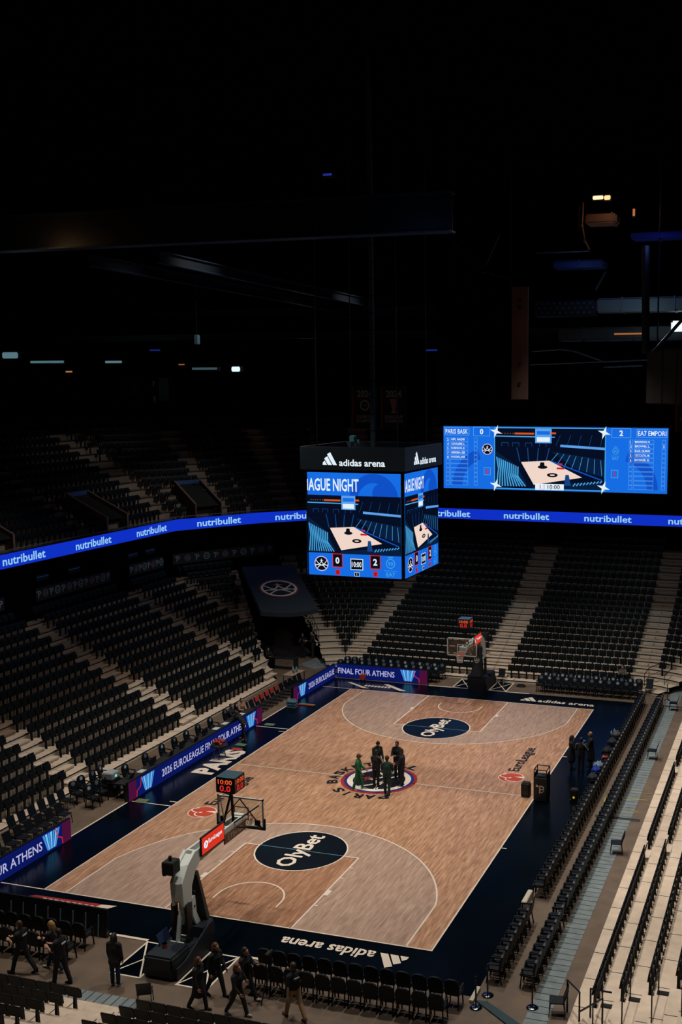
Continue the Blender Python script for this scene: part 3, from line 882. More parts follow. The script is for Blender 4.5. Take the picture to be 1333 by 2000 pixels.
mb.build('spacer_row', mat('steel_spacer', (60, 70, 78), 0.4, 0.7), sb)
mb = MB()
for k in range(22): mb.box(-0.09, 0.09, -0.09, 0.09, 5.0 + k * 0.75, 5.7 + k * 0.75)
mb.tube([(0, 0, 4.9), (0, 0, 22.6)], 0.07)
mb.build('cable_chain', mat('cable_chain_grey', (40, 58, 62), 0.6), sb)
for cx, cy in ((-1.9, -1.9), (1.9, -1.9), (1.9, 1.9), (-1.9, 1.9)):
    mb = MB(); mb.tube([(cx, cy, 4.9), (cx * .98, cy * .98, 23)], 0.025, 6); mb.build('suspension_rod', M_metalk, sb)
mb = MB(); mb.rbox(-0.62, -0.36, -1.3, -1.0, 6.0, 6.3, 0.03); mb.tube([(-0.5, -1.15, 5.2), (-0.5, -1.15, 6.0)], 0.03); mb.prism([(-.32, 5.95), (-.2, 5.95), (-.2, 6.1), (-.32, 6.12)], lambda u, v, t: (u, t, v), -1.2, -1.1)
mb.build('roof_lamp', mat('lamp_teal', (70, 130, 140), 0.4), sb)

# big wall screen
BS = empty('wall_screen', (0.4, 34.0, 10.62), 0, 'wide wall video screen above the end stand with both team line-ups', 'screen')
mb = MB(); mb.box(-8.72, 8.72, 0.0, 0.5, -0.1, 4.9); mb.build('casing', M_case, BS)
d = Draw((0, 0, 0), (1, 0, 0), (0, 0, 1), (0, -1, 0), step=0.006)
d.rect(-8.62, 0.0, 8.58, 4.78, G['sky'], 1)
d.ring(-4.9, 0.2, 2.2, 3.0, G['deep'], 2, a0=1.9, a1=PI - 0.02, n=30); d.ring(4.9, 0.2, 2.2, 3.0, G['deep'], 2, a0=0.02, a1=1.3, n=30)
d.rect(-4.5, 0.1, 4.0, 4.74, G['night2'], 2); d.line([(-4.5, 0.1), (4.0, 0.1), (4.0, 4.7), (-4.5, 4.7)], 0.07, G['cyan'], 12, closed=True)
arena_picture(d, -4.45, 0.15, 8.4, 4.5, 3)
d.rect(-1.3, 0.05, 0.9, 0.52, G['white'], 12)
for cu, cv in ((-4.4, 0.35), (-4.4, 4.4), (3.9, 0.35), (3.9, 4.4)):
    pts = []
    for k in range(8):
        q = PI / 4 * k; rr = 0.5 if k % 2 == 0 else 0.15; pts.append((cu + rr * math.sin(q + .3), cv + rr * math.cos(q + .3)))
    d.poly(pts, G['white'], 13)
d.line([(-8.55, 4.1), (-6.55, 4.1), (-6.55, 4.66), (-8.55, 4.66)], 0.04, G['line'], 4, closed=True); d.line([(-6.2, 4.05), (-4.9, 4.05), (-4.9, 4.72), (-6.2, 4.72)], 0.04, G['line'], 4, closed=True)
d.line([(4.45, 4.05), (5.85, 4.05), (5.85, 4.72), (4.45, 4.72)], 0.04, G['line'], 4, closed=True); d.line([(6.3, 4.1), (8.5, 4.1), (8.5, 4.66), (6.3, 4.66)], 0.04, G['line'], 4, closed=True)
for r in range(11):
    v = 3.62 - r * 0.335
    for a, b in ((-8.4, -8.15), (-8.05, -6.65), (-6.15, -5.9), (5.75, 6.0), (6.1, 7.55), (8.15, 8.4)):
        d.line([(a, v), (b, v), (b, v + .28), (a, v + .28)], 0.025, G['line'], 4, closed=True)
team_mark(d, -5.1, 3.05, 0.42, G['pink'], G['white'], 4, star=G['white'], fill=G['ink']); crest(d, 4.75, 2.9, 1.0, G['cyan'], 4)
for cu in (-5.1, 4.7): d.line([(cu - .25, 1.1), (cu + .25, 1.1), (cu + .25, 1.65), (cu - .25, 1.65)], 0.04, G['line'], 4, closed=True)
pic = d.build('display', None, BS)
ND = lambda: Draw((0, 0, 0), (1, 0, 0), (0, 0, 1), (0, -1, 0), step=0.006)
d = ND()
d.text('PARIS BASK', -8.45, 4.2, G['white'], 5, w=1.8, h=0.36, bold=0.01); d.text('0', -5.55, 4.38, G['white'], 5, h=0.42, align='c', bold=0.03)
d.text('2', 5.15, 4.38, G['white'], 5, h=0.42, align='c', bold=0.03); d.text('EA7 EMPORI', 6.38, 4.2, G['white'], 5, w=2.05, h=0.36, bold=0.01)
for r, (n, s) in enumerate((('2', 'HIFI, NADIR'), ('4', 'CAVALIERE, L.'), ('5', 'ROBINSON, JU'), ('7', 'HERRERA, SEB'), ('8', 'RHODEN, JARE'))):
    d.build('team_lettering' if r == 0 else 'player_name', None, pic); d = ND()
    v = 3.66 - r * 0.335; d.text(n, -8.32, v, G['white'], 5, h=0.18); d.text(s, -7.98, v, G['white'], 5, w=1.1, h=0.19, bold=0.02)
for r, (n, s) in enumerate((('1', 'MANNION, N.'), ('2', 'BROWN, L.'), ('3', 'ELLIS, QUINN'), ('5', 'CECCATO, M.'), ('6', 'BOOKER, D.'))):
    d.build('player_name', None, pic); d = ND()
    v = 3.66 - r * 0.335; d.text(n, 5.82, v, G['white'], 5, h=0.18); d.text(s, 6.17, v, G['white'], 5, w=1.1, h=0.19, bold=0.02)
d.build('player_name', None, pic); d = ND()
d.text('2', 8.22, 3.34, G['white'], 5, h=0.18); d.build('points_lettering', None, pic); d = ND()
for cu, q in ((-5.1, '0'), (4.7, '1')): d.text(q, cu, 1.37, G['red'], 5, h=0.34, align='c', bold=0.03)
d.text('1', -0.95, 0.15, G['red'], 14, h=0.3, bold=0.02); d.text('10:00', -0.35, 0.15, G['ink'], 14, w=0.95, h=0.3, bold=0.01); d.rect(-0.62, 0.1, -0.59, 0.48, G['mid'], 14)
d.build('clock_lettering', None, pic)

# ribbon screen along the upper tier front and under the big screen
RZ0, RZ1 = 8.24, 9.04
rib = empty('ribbon_screen', (-24, 21, RZ0), 0, 'long bright blue ribbon screen repeating nutribullet around the upper tier', 'ribbon screen')
rp = [Vector((-24.0, -8.0)), Vector((-24.0, 21.2)), Vector((-20.6, 26.9)), Vector((-16.2, 31.2)), Vector((-11.0, 34.0)), Vector((16.0, 34.0))]
org = Vector((-24, 21, RZ0))
mb = MB(); bd = MB(); n = len(rp)
offs = []
for i in range(n):
    a = (rp[i] - rp[i - 1]).normalized() if i else (rp[1] - rp[0]).normalized(); b = (rp[i + 1] - rp[i]).normalized() if i < n - 1 else a
    m_ = Vector((-a.y - b.y, a.x + b.x)).normalized(); offs.append(m_)
# screen faces, then a housing behind them and a pale top rail
q = lambda p, z: (p.x - org.x, p.y - org.y, z - org.z)
bd.add([q(p, RZ0) for p in rp] + [q(p, RZ1) for p in rp], [(i, i + 1, n + i + 1, n + i) for i in range(n - 1)], G['ribbon'])
bd.build('led_face', None, rib)
bk = [p + o_ * 0.18 for p, o_ in zip(rp, offs)]; fr = [p + o_ * 0.01 for p, o_ in zip(rp, offs)]
for z0, z1 in ((RZ0 - 0.05, RZ1 + 0.03),):
    vs = [q(p, z0) for p in fr] + [q(p, z1) for p in fr] + [q(p, z0) for p in bk] + [q(p, z1) for p in bk]
    fs = []
    for i in range(n - 1): fs += [(i, i + 1, n + i + 1, n + i), (2 * n + i, 3 * n + i, 3 * n + i + 1, 2 * n + i + 1), (n + i, n + i + 1, 3 * n + i + 1, 3 * n + i), (i, 2 * n + i, 2 * n + i + 1, i + 1)]
    mb.add(vs, fs)
mb.build('housing', M_case, rib)
tr = MB()
for i in range(n - 2): tr.bar(Vector(q(fr[i] + offs[i] * .05, RZ1 + 0.18)), Vector(q(fr[i + 1] + offs[i + 1] * .05, RZ1 + 0.18)), 0.1, 0.05)
for i in range(n - 2):
    Ln = (rp[i + 1] - rp[i]).length
    for k in range(int(Ln / 2.0)):
        p = rp[i].lerp(rp[i + 1], k * 2.0 / Ln) + offs[i] * 0.06; tr.box(p.x - org.x - .02, p.x - org.x + .02, p.y - org.y - .02, p.y - org.y + .02, RZ1 - org.z, RZ1 - org.z + .18)
tr.build('hand_rail', mat('rail_grey', (92, 98, 100), 0.5), rib)
# words at even spacing along the run
cum = [0]
for i in range(n - 1): cum.append(cum[-1] + (rp[i + 1] - rp[i]).length)
def along(s):
    for i in range(n - 1):
        if s <= cum[i + 1] or i == n - 2:
            e = (rp[i + 1] - rp[i]).normalized(); p = rp[i] + e * (s - cum[i]); return p, e
tx = Draw((0, 0, 0), (1, 0, 0), (0, 1, 0), (0, 0, 1))
def put(s, wd=3.55):
    V, F = text2d('nutribullet', 0.018)
    x0 = min(a for a, b in V); x1 = max(a for a, b in V); k = wd / (x1 - x0); ymin = min(b for a, b in V); ymax = max(b for a, b in V); ky = 0.5 / (ymax - ymin)
    vs = []
    for a, b in V:
        p, e = along(s + (a - x0) * k); nn = Vector((e.y, -e.x)); p = p + nn * 0.012
        vs.append((p.x - org.x, p.y - org.y, 0.15 + (b - ymin) * ky))
    tx.add(vs, F, G['ribtxt'])
y0s = 3.92 + 8.0
for k in range(-1, 6): put(y0s + 6.33 * k)
xs0 = cum[4] + (-3.37 + 11.0)
for k in range(-1, 4): put(xs0 + 6.25 * k)
tx.build('ribbon_lettering', None, rib)

# LED boards around the court
def led_board(a, b, h, label, items, name='advertising_board', back=False):
    a = Vector((a[0], a[1], 0)); b = Vector((b[0], b[1], 0)); L_ = (b - a).length; U = (b - a).normalized(); N = Vector((U.y, -U.x, 0))
    t = tag(empty(name, a), label, 'advertising board', 'LED boards round the court')
    mb = MB(); z = Vector((0, 0, 0))
    f = lambda u, v, q: U * u + Vector((0, 0, v)) - N * q
    mb.hexa([f(0, 0, .02), f(L_, 0, .02), f(L_, 0, .22), f(0, 0, .22)], [f(0, h, .02), f(L_, h, .02), f(L_, h, .1), f(0, h, .1)])
    mb.build('cabinet', M_case, t)
    d = Draw((0, 0, 0), U, (0, 0, 1), N, step=0.005)
    d.rect(0.02, 0.03, L_ - 0.02, h - 0.03, G['board'], 0)
    x = Draw((0, 0, 0), U, (0, 0, 1), N, step=0.005)
    for it in items:
        if it[0] == 't': x.text(it[1], it[2], h * 0.3, G['btxt'], 3, w=it[3], h=h * 0.4, bold=0.012)
        elif it[0] == 'cup':
            u = it[1]
            for k in range(7):
                o_ = (k - 3) / 3.0
                d.poly([(u + o_ * .22 - .03, .12), (u + o_ * .22 + .03, .12), (u + o_ * .46 + .06, h - .1), (u + o_ * .46 - .06, h - .1)], G['trophy2'] if k % 2 else G['trophy'], 2)
        elif it[0] == 'end':
            u0, u1, flip = it[1:]
            d.rect(u0, .03, u1, h - .03, G['magenta'], 2)
            uu = u1 if not flip else u0; s_ = 1 if not flip else -1
            d.line([(uu, .06), (uu + s_ * .03, h * .35), (uu + s_ * .3, h * .5), (uu + s_ * .38, h - .05)], 0.05, G['red'], 3)
    fc = d.build('led_face', None, t)
    x.build('board_lettering', None, fc)
    if back:
        mb = MB()
        for k in range(int(L_ / 0.5)): 
            mb.bar(f(0.3 + k * .5, 0.02, .24), f(0.3 + k * .5, h * .8, .17), 0.03, 0.03)
        mb.build('stand_post', mat('post_grey', (110, 128, 138), 0.5), t)
    return t
led_board((-9.45, -16.3), (-9.45, -9.9), 0.92, 'blue LED board ending in OUR ATHENS beside the near-hoop corner', [('t', 'FINAL FOUR ATHENS', 0.1, 4.55), ('cup', 5.2), ('end', 5.85, 6.38, True)])
led_board((-9.55, -5.85), (-9.55, 6.5), 0.92, 'longest blue LED board, along the front of the scoring table', [('end', 0.02, 0.6, False), ('cup', 1.5), ('t', '2026 EUROLEAGUE FINAL FOUR ATHENS', 2.6, 7.9), ('cup', 11.1), ('end', 11.75, 12.32, True)])
led_board((-9.55, 10.3), (-9.55, 16.2), 0.92, 'short blue LED board reading 2026 EUROLEAGUE at the big-screen corner', [('end', 0.02, 0.5, False), ('cup', 1.2), ('t', '2026 EUROLEAGUE', 2.0, 3.7)])
led_board((-9.5, 16.3), (-3.35, 16.3), 0.92, 'blue LED board reading FINAL FOUR ATHENS in front of logo chairs', [('t', 'FINAL FOUR ATHENS', 0.1, 3.85), ('cup', 4.85), ('end', 5.6, 6.13, True)])
led_board((-3.15, -16.15), (-9.3, -16.15), 0.95, 'LED board on the near baseline seen from its black back', [('t', 'FINAL FOUR ATHENS', 0.6, 4.2), ('cup', 5.4)], back=True)

# championship banners on the wall
M_ban = mat('banner_black', (14, 15, 20), 0.8); M_bred = mat('banner_red', (130, 26, 24), 0.8); M_bblu = mat('banner_blue', (16, 30, 80), 0.8); M_btx = mat('banner_print', (150, 140, 130), 0.8); M_bgold = mat('banner_bronze', (150, 108, 84), 0.7)
def banner(x0, year, l1, l2, cup, label):
    t = tag(empty('banner', (x0, 34.45, 15.1)), label, 'banner')
    mb = MB(); mb.box(0, 2.15, -0.03, 0, 0, 3.3); c = mb.build('cloth', M_ban, t)
    d = Draw((0, -0.03, 0), (1, 0, 0), (0, 0, 1), (0, -1, 0), step=0.004)
    d.rect(0, 0, 0.1, 3.3, M_bred, 1); d.rect(2.05, 0, 2.15, 3.3, M_bblu, 1)
    d.text(year, 1.08, 2.75, M_btx, 2, w=1.3, h=0.55, align='c', bold=0.03)
    if cup: d.poly([(0.72, 2.35), (1.44, 2.35), (1.3, 1.9), (1.18, 1.5), (1.34, 1.25), (0.82, 1.25), (0.98, 1.5), (0.86, 1.9)], M_bgold, 3)
    else: d.ring(1.08, 1.85, 0.3, 0.42, M_btx, 2, n=30); d.text('LNB', 1.08, 1.85, M_btx, 2, w=0.36, align='c')
    d.text(l1, 1.08, 0.95, M_btx, 2, w=1.5, h=0.26, align='c', bold=0.02); d.text(l2, 1.08, 0.62, M_btx, 2, w=1.5, h=0.26, align='c', bold=0.02)
    d.build('banner_print', None, c)
    mb = MB(); mb.bar((-.05, -.02, 3.33), (2.2, -.02, 3.33), 0.06); mb.build('top_rod', M_metalk, t)
banner(-16.0, '2024', 'LEADERS CUP', 'CHAMPIONS', False, 'dark hanging banner with ring badge, half hidden by the scoreboard cable')
banner(-13.55, '2024', 'EUROCUP', 'CHAMPIONS', True, 'dark hanging banner with bronze trophy beside the red stripe')
banner(9.4, '2024', 'CHAMPIONS', ' ', True, 'dark hanging banner at the far right beside the wall screen')
# ------------------------------------------------------------------ hoops
M_pad = mat('hoop_pad', (12, 22, 32), 0.55); M_padp = mat('hoop_pad_plate', (46, 44, 46), 0.5); M_arm = mat('hoop_arm', (214, 220, 212), 0.45); M_rim = mat('rim_orange', (178, 70, 44), 0.4)
M_net = mat('net_white', (205, 196, 186), 0.8); M_glassf = mat('board_frame', (200, 204, 198), 0.4); M_edge = mat('board_padding', (22, 30, 36), 0.6)
M_clockbox = mat('clock_box', (16, 28, 34), 0.4); M_clocktop = mat('clock_top', (60, 84, 96), 0.35)
G_dig = glow('digit_orange', (232, 84, 40)); G_dig2 = glow('digit_red', (214, 40, 36)); G_redad = glow('red_side_screen', (214, 52, 34)); M_brown = mat('brown_side_panel', (112, 78, 58), 0.6); M_cream = mat('panel_print', (196, 176, 150), 0.6)
def glass_mat():
    m = bpy.data.materials.new('board_glass'); m.use_nodes = True; nt = m.node_tree; nt.nodes.clear()
    t = nt.nodes.new('ShaderNodeBsdfTransparent'); g = nt.nodes.new('ShaderNodeBsdfGlossy'); x = nt.nodes.new('ShaderNodeMixShader'); o = nt.nodes.new('ShaderNodeOutputMaterial')
    t.inputs[0].default_value = (.86, .9, .9, 1); g.inputs['Roughness'].default_value = 0.05; x.inputs[0].default_value = 0.05
    nt.links.new(t.outputs[0], x.inputs[1]); nt.links.new(g.outputs[0], x.inputs[2]); nt.links.new(x.outputs[0], o.inputs[0]); return m
M_glass = glass_mat()
def hoop(name, loc, rz, label, far):
    """own frame: +Y towards mid court, backboard face at y = 0"""
    t = tag(empty(name, loc, rz), label, 'basketball hoop', 'pair of basketball hoops')
    sd = lambda poly, x0, x1, m=None, mbx=None: (mbx or MB()).prism(poly, lambda u, v, q: (q, u, v), x0, x1, m)
    b = MB(); b.rbox(-.52, .52, -5.3, -3.5, .06, .62, .05); b.rbox(-.5, .5, -5.35, -4.3, .3, .78, .06)
    for sx in (-.4, .4):
        for y in (-5.0, -3.2): b.tube([(sx - .05, y, .07), (sx + .05, y, .07)], 0.07, 12)
    b.build('base', M_pad, t)
    p = MB(); p.hexa([(-.58, -3.75, .02), (.58, -3.75, .02), (.58, -2.95, .02), (-.58, -2.95, .02)], [(-.56, -3.6, .95), (.56, -3.6, .95), (.5, -2.9, .95), (-.5, -2.9, .95)])
    for sx in (-1, 1):
        sd([(-5.2, .05), (-3.2, .05), (-2.95, .5), (-3.0, .95), (-3.3, .95), (-4.7, .42), (-5.2, .4)], *sorted((sx * .54, sx * .6)), mbx=p)
    fp = p.build('front_padding', M_pad, t)
    d = Draw((0, -2.93, 0), (-1, 0, 0), (0, 0, 1), (0, 1, .06)); d.text('nutribullet', 0, .78, M_white, 2, w=.86, h=.2, align='c', bold=.02); d.build('pad_lettering', None, fp)
    p = MB(); p.hexa([(-.42, -3.1, .95), (.42, -3.1, .95), (.36, -2.85, .95), (-.36, -2.85, .95)], [(-.2, -3.3, 2.66), (.2, -3.3, 2.66), (.17, -3.15, 2.66), (-.17, -3.15, 2.66)])
    mp = p.build('mast_padding', M_pad, t)
    d = Draw((0, -2.975, 1.95), (-1, 0, 0), Vector((0, -.3, 1.71)), (0, 1, .17), step=0.01); team_mark(d, 0, 0, .17, M_white, M_white, 2); d.text('P', 0, .5, M_white, 3, h=.1, align='c'); d.build('emblem', None, mp)
    m = MB()
    for sx in (-.17, .17):
        sd([(-4.12, 1.85), (-4.18, 2.65), (-3.8, 3.12), (-3.35, 3.4), (-3.05, 2.98), (-3.4, 2.74), (-3.62, 2.35), (-3.66, 1.85)], sx - .05, sx + .05, mbx=m)
        sd([(-3.66, 1.95), (-3.46, 1.95), (-3.4, 1.35), (-3.02, .62), (-3.22, .5), (-3.6, 1.3)], sx - .05, sx + .05, mbx=m)
    sd([(-4.1, 2.0), (-4.14, 2.6), (-3.78, 3.05), (-3.4, 3.3), (-3.3, 3.1), (-3.7, 2.6), (-3.75, 2.0)], -.14, .14, mbx=m)
    m.tube([(.0, -4.2, .62), (0, -4.02, 1.5)], .075, 12); m.tube([(.0, -4.05, 1.4), (0, -3.95, 2.1)], .045, 10)
    m.bar((-.24, -4.25, .68), (.24, -4.25, .68), .08); m.bar((-.24, -3.75, .66), (.24, -3.75, .66), .06)
    m.build('mast', M_arm, t)
    m = MB()
    for sx in (-.3, .3): m.bar((sx * .9, -3.92, .5), (sx * .8, -3.95, 1.9), .1, .24)
    for y, z in ((-3.52, 1.62), (-3.5, 2.1), (-3.35, 2.62)): m.bar((-.24, y, z), (.24, y, z), .07, .05)
    m.build('mast_link', M_metalk, t)
    m = MB()
    for sx in (-.15, .15): sd([(-3.4, 2.96), (-3.4, 3.36), (-.2, 3.36), (-.2, 3.06), (-1.6, 2.98), (-3.1, 2.92)], sx - .035, sx + .035, mbx=m)
    for y in (-3.2, -2.2, -1.2, -.3): m.bar((-.18, y, 3.3), (.18, y, 3.3), .09)
    m.box(-.2, .2, -.26, -.1, 2.9, 3.4)
    m.build('boom', M_arm, t)
    m = MB()
    for sx in (-1, 1):
        m.bar((sx * .75, -.08, 3.75), (sx * .12, -.9, 3.3), .035); m.bar((sx * .8, -.08, 2.98), (sx * .12, -.9, 3.2), .035)
        m.bar((sx * .86, -.06, 2.9), (0, -.06, 3.9), .03)
    m.build('board_brace', M_black, t)
    g = MB(); g.box(-.88, .88, -.03, 0, 2.92, 3.93); gl = g.build('backboard', M_glass, t)
    f = MB()
    for x0, x1, z0, z1 in ((-.9, .9, 3.9, 3.95), (-.9, -.85, 2.9, 3.95), (.85, .9, 2.9, 3.95), (-.9, .9, 2.9, 2.95)): f.box(x0, x1, -.045, .01, z0, z1)
    f.build('board_frame', M_glassf, gl)
    f = MB(); f.box(-.93, .93, -.05, .02, 2.84, 2.9); f.box(-.95, -.9, -.05, .02, 2.84, 3.25); f.box(.9, .95, -.05, .02, 2.84, 3.25); f.build('edge_padding', M_edge, gl)
    d = Draw((0, .004, 3.05), (-1, 0, 0), (0, 0, 1), (0, 1, 0)); d.line([(-.27, .1), (.27, .1), (.27, .52), (-.27, .52)], .05, M_glassf, 1, closed=True); d.build('target_square', None, gl)
    f = MB()
    for sx in (-.68, .68): f.box(sx - .1, sx + .1, -.1, -.05, 3.0, 3.2)
    f.build('warning_lamp', mat('lamp_housing', (30, 22, 22), .5), gl)
    r = MB(); r.tube([(.2286 * math.cos(2 * PI * k / 28), .38 + .2286 * math.sin(2 * PI * k / 28), 3.05) for k in range(28)], .016, 8, closed=True)
    r.box(-.1, .1, 0, .16, 3.0, 3.06); r.box(-.1, .1, .0, .02, 2.9, 3.1); rm = r.build('rim', M_rim, t)
    n = MB(); prof = [(.225, 3.04), (.19, 2.92), (.165, 2.8), (.15, 2.7), (.155, 2.62)]
    for k in range(16):
        for s_ in (1, -1):
            n.tube([(rr * math.cos(2 * PI * (k + s_ * j * .5) / 16), .38 + rr * math.sin(2 * PI * (k + s_ * j * .5) / 16), zz) for j, (rr, zz) in enumerate(prof)], .007, 4)
    n.build('net', M_net, rm)
    # side panels on the boom
    for sx in ((-1,) if far else (1,)):
        p = MB(); p.box(*sorted((sx * .2, sx * .26)), -3.05, -1.6, 3.08, 3.72); pn = p.build('side_screen', M_black, t)
        d = Draw((sx * .262, -2.32 , 3.4), (0, sx, 0), (0, 0, 1), (sx, 0, 0)); d.rect(-.69, -.28, .69, .28, G_redad, 0)
        d.text('EuroLeague', -.3, -.07, G['white'], 2, w=.85, h=.2, bold=.02); d.disc(-.46, .0, .13, G['white'], 2, n=24); d.line([(-.52, -.06), (-.42, .0), (-.5, .08)], .03, G_redad, 3); d.build('side_display', None, pn)
        p = MB(); p.box(*sorted((sx * .2, sx * .24)), -1.56, -.12, 2.86, 3.2); pn = p.build('side_panel', M_brown, t)
        d = Draw((sx * .242, -.84, 3.03), (0, sx, 0), (0, 0, 1), (sx, 0, 0)); d.text('ETIHAD', 0, 0, M_cream, 1, w=1.0, h=.19, align='c', bold=.0); d.build('panel_lettering', None, pn)
    # camera / controller box on the mast
    p = MB(); p.rbox(-.36, .04, -4.4, -3.95, 2.98, 3.4, .02); p.tube([(-.16, -4.2, 3.4), (-.16, -4.2, 3.55)], .05); p.box(-.4, -.3, -4.3, -4.1, 2.9, 2.98); p.build('control_box', M_black, t)
    # four-sided shot clock
    c = MB(); c.bar((0, -.55, 3.25), (0, -.62, 4.48), .07); c.bar((0, -1.3, 3.3), (0, -.66, 4.3), .06); c.build('clock_mast', M_black, t)
    c = MB(); c.rbox(-.36, .36, -1.02, -.3, 4.45, 5.0, .02); ck = c.build('shot_clock', M_clockbox, t)
    c = MB(); c.box(-.355, .355, -1.015, -.305, 4.99, 5.006); c.build('clock_lid', M_clocktop, ck)
    for k in range(4):
        a = k * PI / 2; U = Vector((math.cos(a), math.sin(a), 0)); N = Vector((math.sin(a), -math.cos(a), 0))
        d = Draw(Vector((0, -.66, 4.45)) + N * .362, U, (0, 0, 1), N); d.text('10:00', 0, .4, G_dig, 1, w=.54, h=.17, align='c', bold=.015); d.text('0.0', 0, .17, G_dig2, 1, w=.42, h=.22, align='c', bold=.02); d.build('clock_digits', None, ck)
    return t
hoop('basketball_hoop', (0, -12.8, 0), 0, 'basketball hoop at the camera end, seen from behind its glass board', False)
hoop('basketball_hoop', (0, 12.8, 0), PI, 'basketball hoop under the big screen, its net and board facing us', True)
# small things on the near base
mb = MB(); mb.lathe([(.085, 0), (.085, .13)], 20); mb.lathe([(.03, .131), (.085, .131)], 20)
tag(mb.build('tape_roll', mat('tape_red', (150, 60, 50), .6), None, loc=(-.12, -17.55, .785)), 'red and white tape roll on the near hoop base', 'tape roll')
mb = MB(); mb.hexa([(-.02, -.3, 0), (.02, -.3, 0), (.02, .3, 0), (-.02, .3, 0)], [(-.12, -.3, .34), (-.1, -.3, .34), (-.1, .3, .34), (-.12, .3, .34)])
tag(mb.build('folded_towel', mat('towel_blue', (16, 38, 78), .9), None, loc=(-.3, -17.25, .785)), 'blue board leaning on the near hoop base', 'board')

# ------------------------------------------------------------------ courtside chairs
M_ch = mat('chair_shell', (8, 15, 21), 0.5, spec=0.35); M_chp = mat('chair_pad', (7, 13, 19), 0.65, spec=0.3); M_badge = mat('chair_badge', (110, 126, 140), 0.6); M_chm = mat('chair_badge_mark', (190, 196, 200), .6)
def court_chair(loc, rz, label, group, bars):
    """faces -Y in its own frame"""
    t = tag(empty('courtside_chair', loc, rz), label, 'chair', group)
    s = MB(); s.rbox(-.23, .23, -.26, .2, .40, .49, .03); s.build('seat', M_chp, t)
    b = MB(); pts = [(-.22, .44), (.22, .44), (.235, .78), (.19, .9), (.1, .955), (-.1, .955), (-.19, .9), (-.235, .78)]
    b.prism(pts, lambda u, v, q: (u, .17 + (v - .44) * .16 + q, v), -.03, .035); b.build('backrest', M_ch, t)
    d = Draw((0, .17 + .40 * .16 - .031, .84), (1, 0, 0), (0, .16, 1), (0, -1, .16)); d.disc(0, 0, .1, M_badge, 1, n=20)
    if bars: d.poly([(-.07, -.05), (.07, -.05), (.0, .07)], M_chm, 2)
    else: d.ring(0, 0, .05, .07, M_ch, 2, n=16)
    d.build('badge', None, t)
    for sx in (-1, 1):
        a = MB(); x = sx * .222; a.bar((x, .17, .66), (x, -.2, .64), .045, .035); a.bar((x, -.16, .64), (x, -.16, .42), .035); a.build('armrest', M_ch, t)
        l = MB(); l.bar((sx * .19, -.2, .41), (sx * .2, -.24, 0), .035); l.build('leg', M_post, t)
        l = MB(); l.bar((sx * .19, .17, .41), (sx * .2, .24, 0), .035); l.build('leg', M_post, t)
    return t
cp = {}
def chair(loc, rz, label, group, bars=True):
    k = bars
    if k not in cp:
        o = court_chair(loc, rz, label, group, bars); cp[k] = (o, tree(o)); return o
    return dup(cp[k][0], cp[k][1], loc, rz, label, group)
for r, y in enumerate((16.95, 17.8)):
    for i in range(14): chair((-9.6 + .5 * i + .12 * r, y, 0), 0, 'logo chair behind FINAL FOUR ATHENS board, %s row, %s from the corner' % (('front', 'back')[r], nth(i)), 'logo chairs behind the far LED board', (i + r) % 2 == 1)
for r, y in enumerate((16.85, 17.7)):
    for i in range(12): chair((3.7 + .52 * i + .1 * r, y - .05 * i * 0, 0), 0, 'logo chair by the far adidas lettering, %s row, %s from the hoop' % (('front', 'back')[r], nth(i)), 'logo chairs beside the far hoop', (i + r) % 2 == 1)
for r, y in enumerate((-16.75, -17.6)):
    for i in range(13): chair((3.05 + .51 * i - (.2 if r else 0), y, 0), PI, 'dark chair below the upside-down adidas lettering, %s row, %s from the hoop' % (('court-side', 'rear')[r], nth(i)), 'chairs beside the near hoop', (i + r) % 2 == 1)
for r, y in enumerate((-17.05, -17.95)):
    for i in range(11): chair((-3.5 - .52 * i, y, 0), PI, 'dark chair behind the near black board, %s row, %s from the hoop' % (('court-side', 'rear')[r], nth(i)), 'chairs behind the near LED board', (i + r) % 2 == 1)
ys = [-15.1 + .53 * i for i in range(8)] + [-9.2 + .53 * i for i in range(48)]
for i, y in enumerate(ys): chair((9.98, y, 0), -PI / 2, 'dark bench-side chair in the row on the apron edge, %s from the camera end' % nth(i), 'front row of bench-side chairs', i % 2 == 0)
ys = [-15.1 + .53 * i for i in range(8)] + [-10.6 + .53 * i for i in range(50)]
for i, y in enumerate(ys): chair((11.05, y, 0), -PI / 2, 'dark bench-side chair in the row beside the grey walkway, %s from camera end' % nth(i), 'second row of bench-side chairs', i % 2 == 1)
for r, x in enumerate((-10.75, -11.75)):
    for i in range(4): chair((x - .1 * (i % 2), -6.75 + .72 * i + .25 * r, 0), PI / 2 + .15 * (i - 1.5), 'logo chair in the cluster at the near end of scoring table, %s row, %s chair' % (('front', 'back')[r], nth(i)), 'logo chairs by the scoring table', (i + r) % 2 == 0)

def stack_chair(name, loc, rz, label, group=None, shell=M_ch, legs=M_post):
    t = tag(empty(name, loc, rz), label, 'chair', group)
    s = MB(); s.rbox(-.22, .22, -.24, .2, .42, .46, .015); s.hexa([(-.2, .16, .45), (.2, .16, .45), (.2, .2, .45), (-.2, .2, .45)], [(-.22, .3, .86), (.22, .3, .86), (.22, .33, .86), (-.22, .33, .86)])
    s.build('shell', shell, t)
    for sx in (-1, 1):
        for sy in (-.2, .18):
            l = MB(); l.bar((sx * .19, sy, .42), (sx * .22, sy * 1.25, 0), .025); l.build('leg', legs, t)
    return t
M_pale = mat('pale_leg', (190, 186, 170), .4); M_grl = mat('grey_leg', (70, 76, 80), .4, .5)
p = stack_chair('stacking_chair', (12.0, -4.75, 0), -PI / 2 + .15, 'single black chair on the grey walkway at the mid-court side', 'loose chairs', legs=M_grl); pt = tree(p)
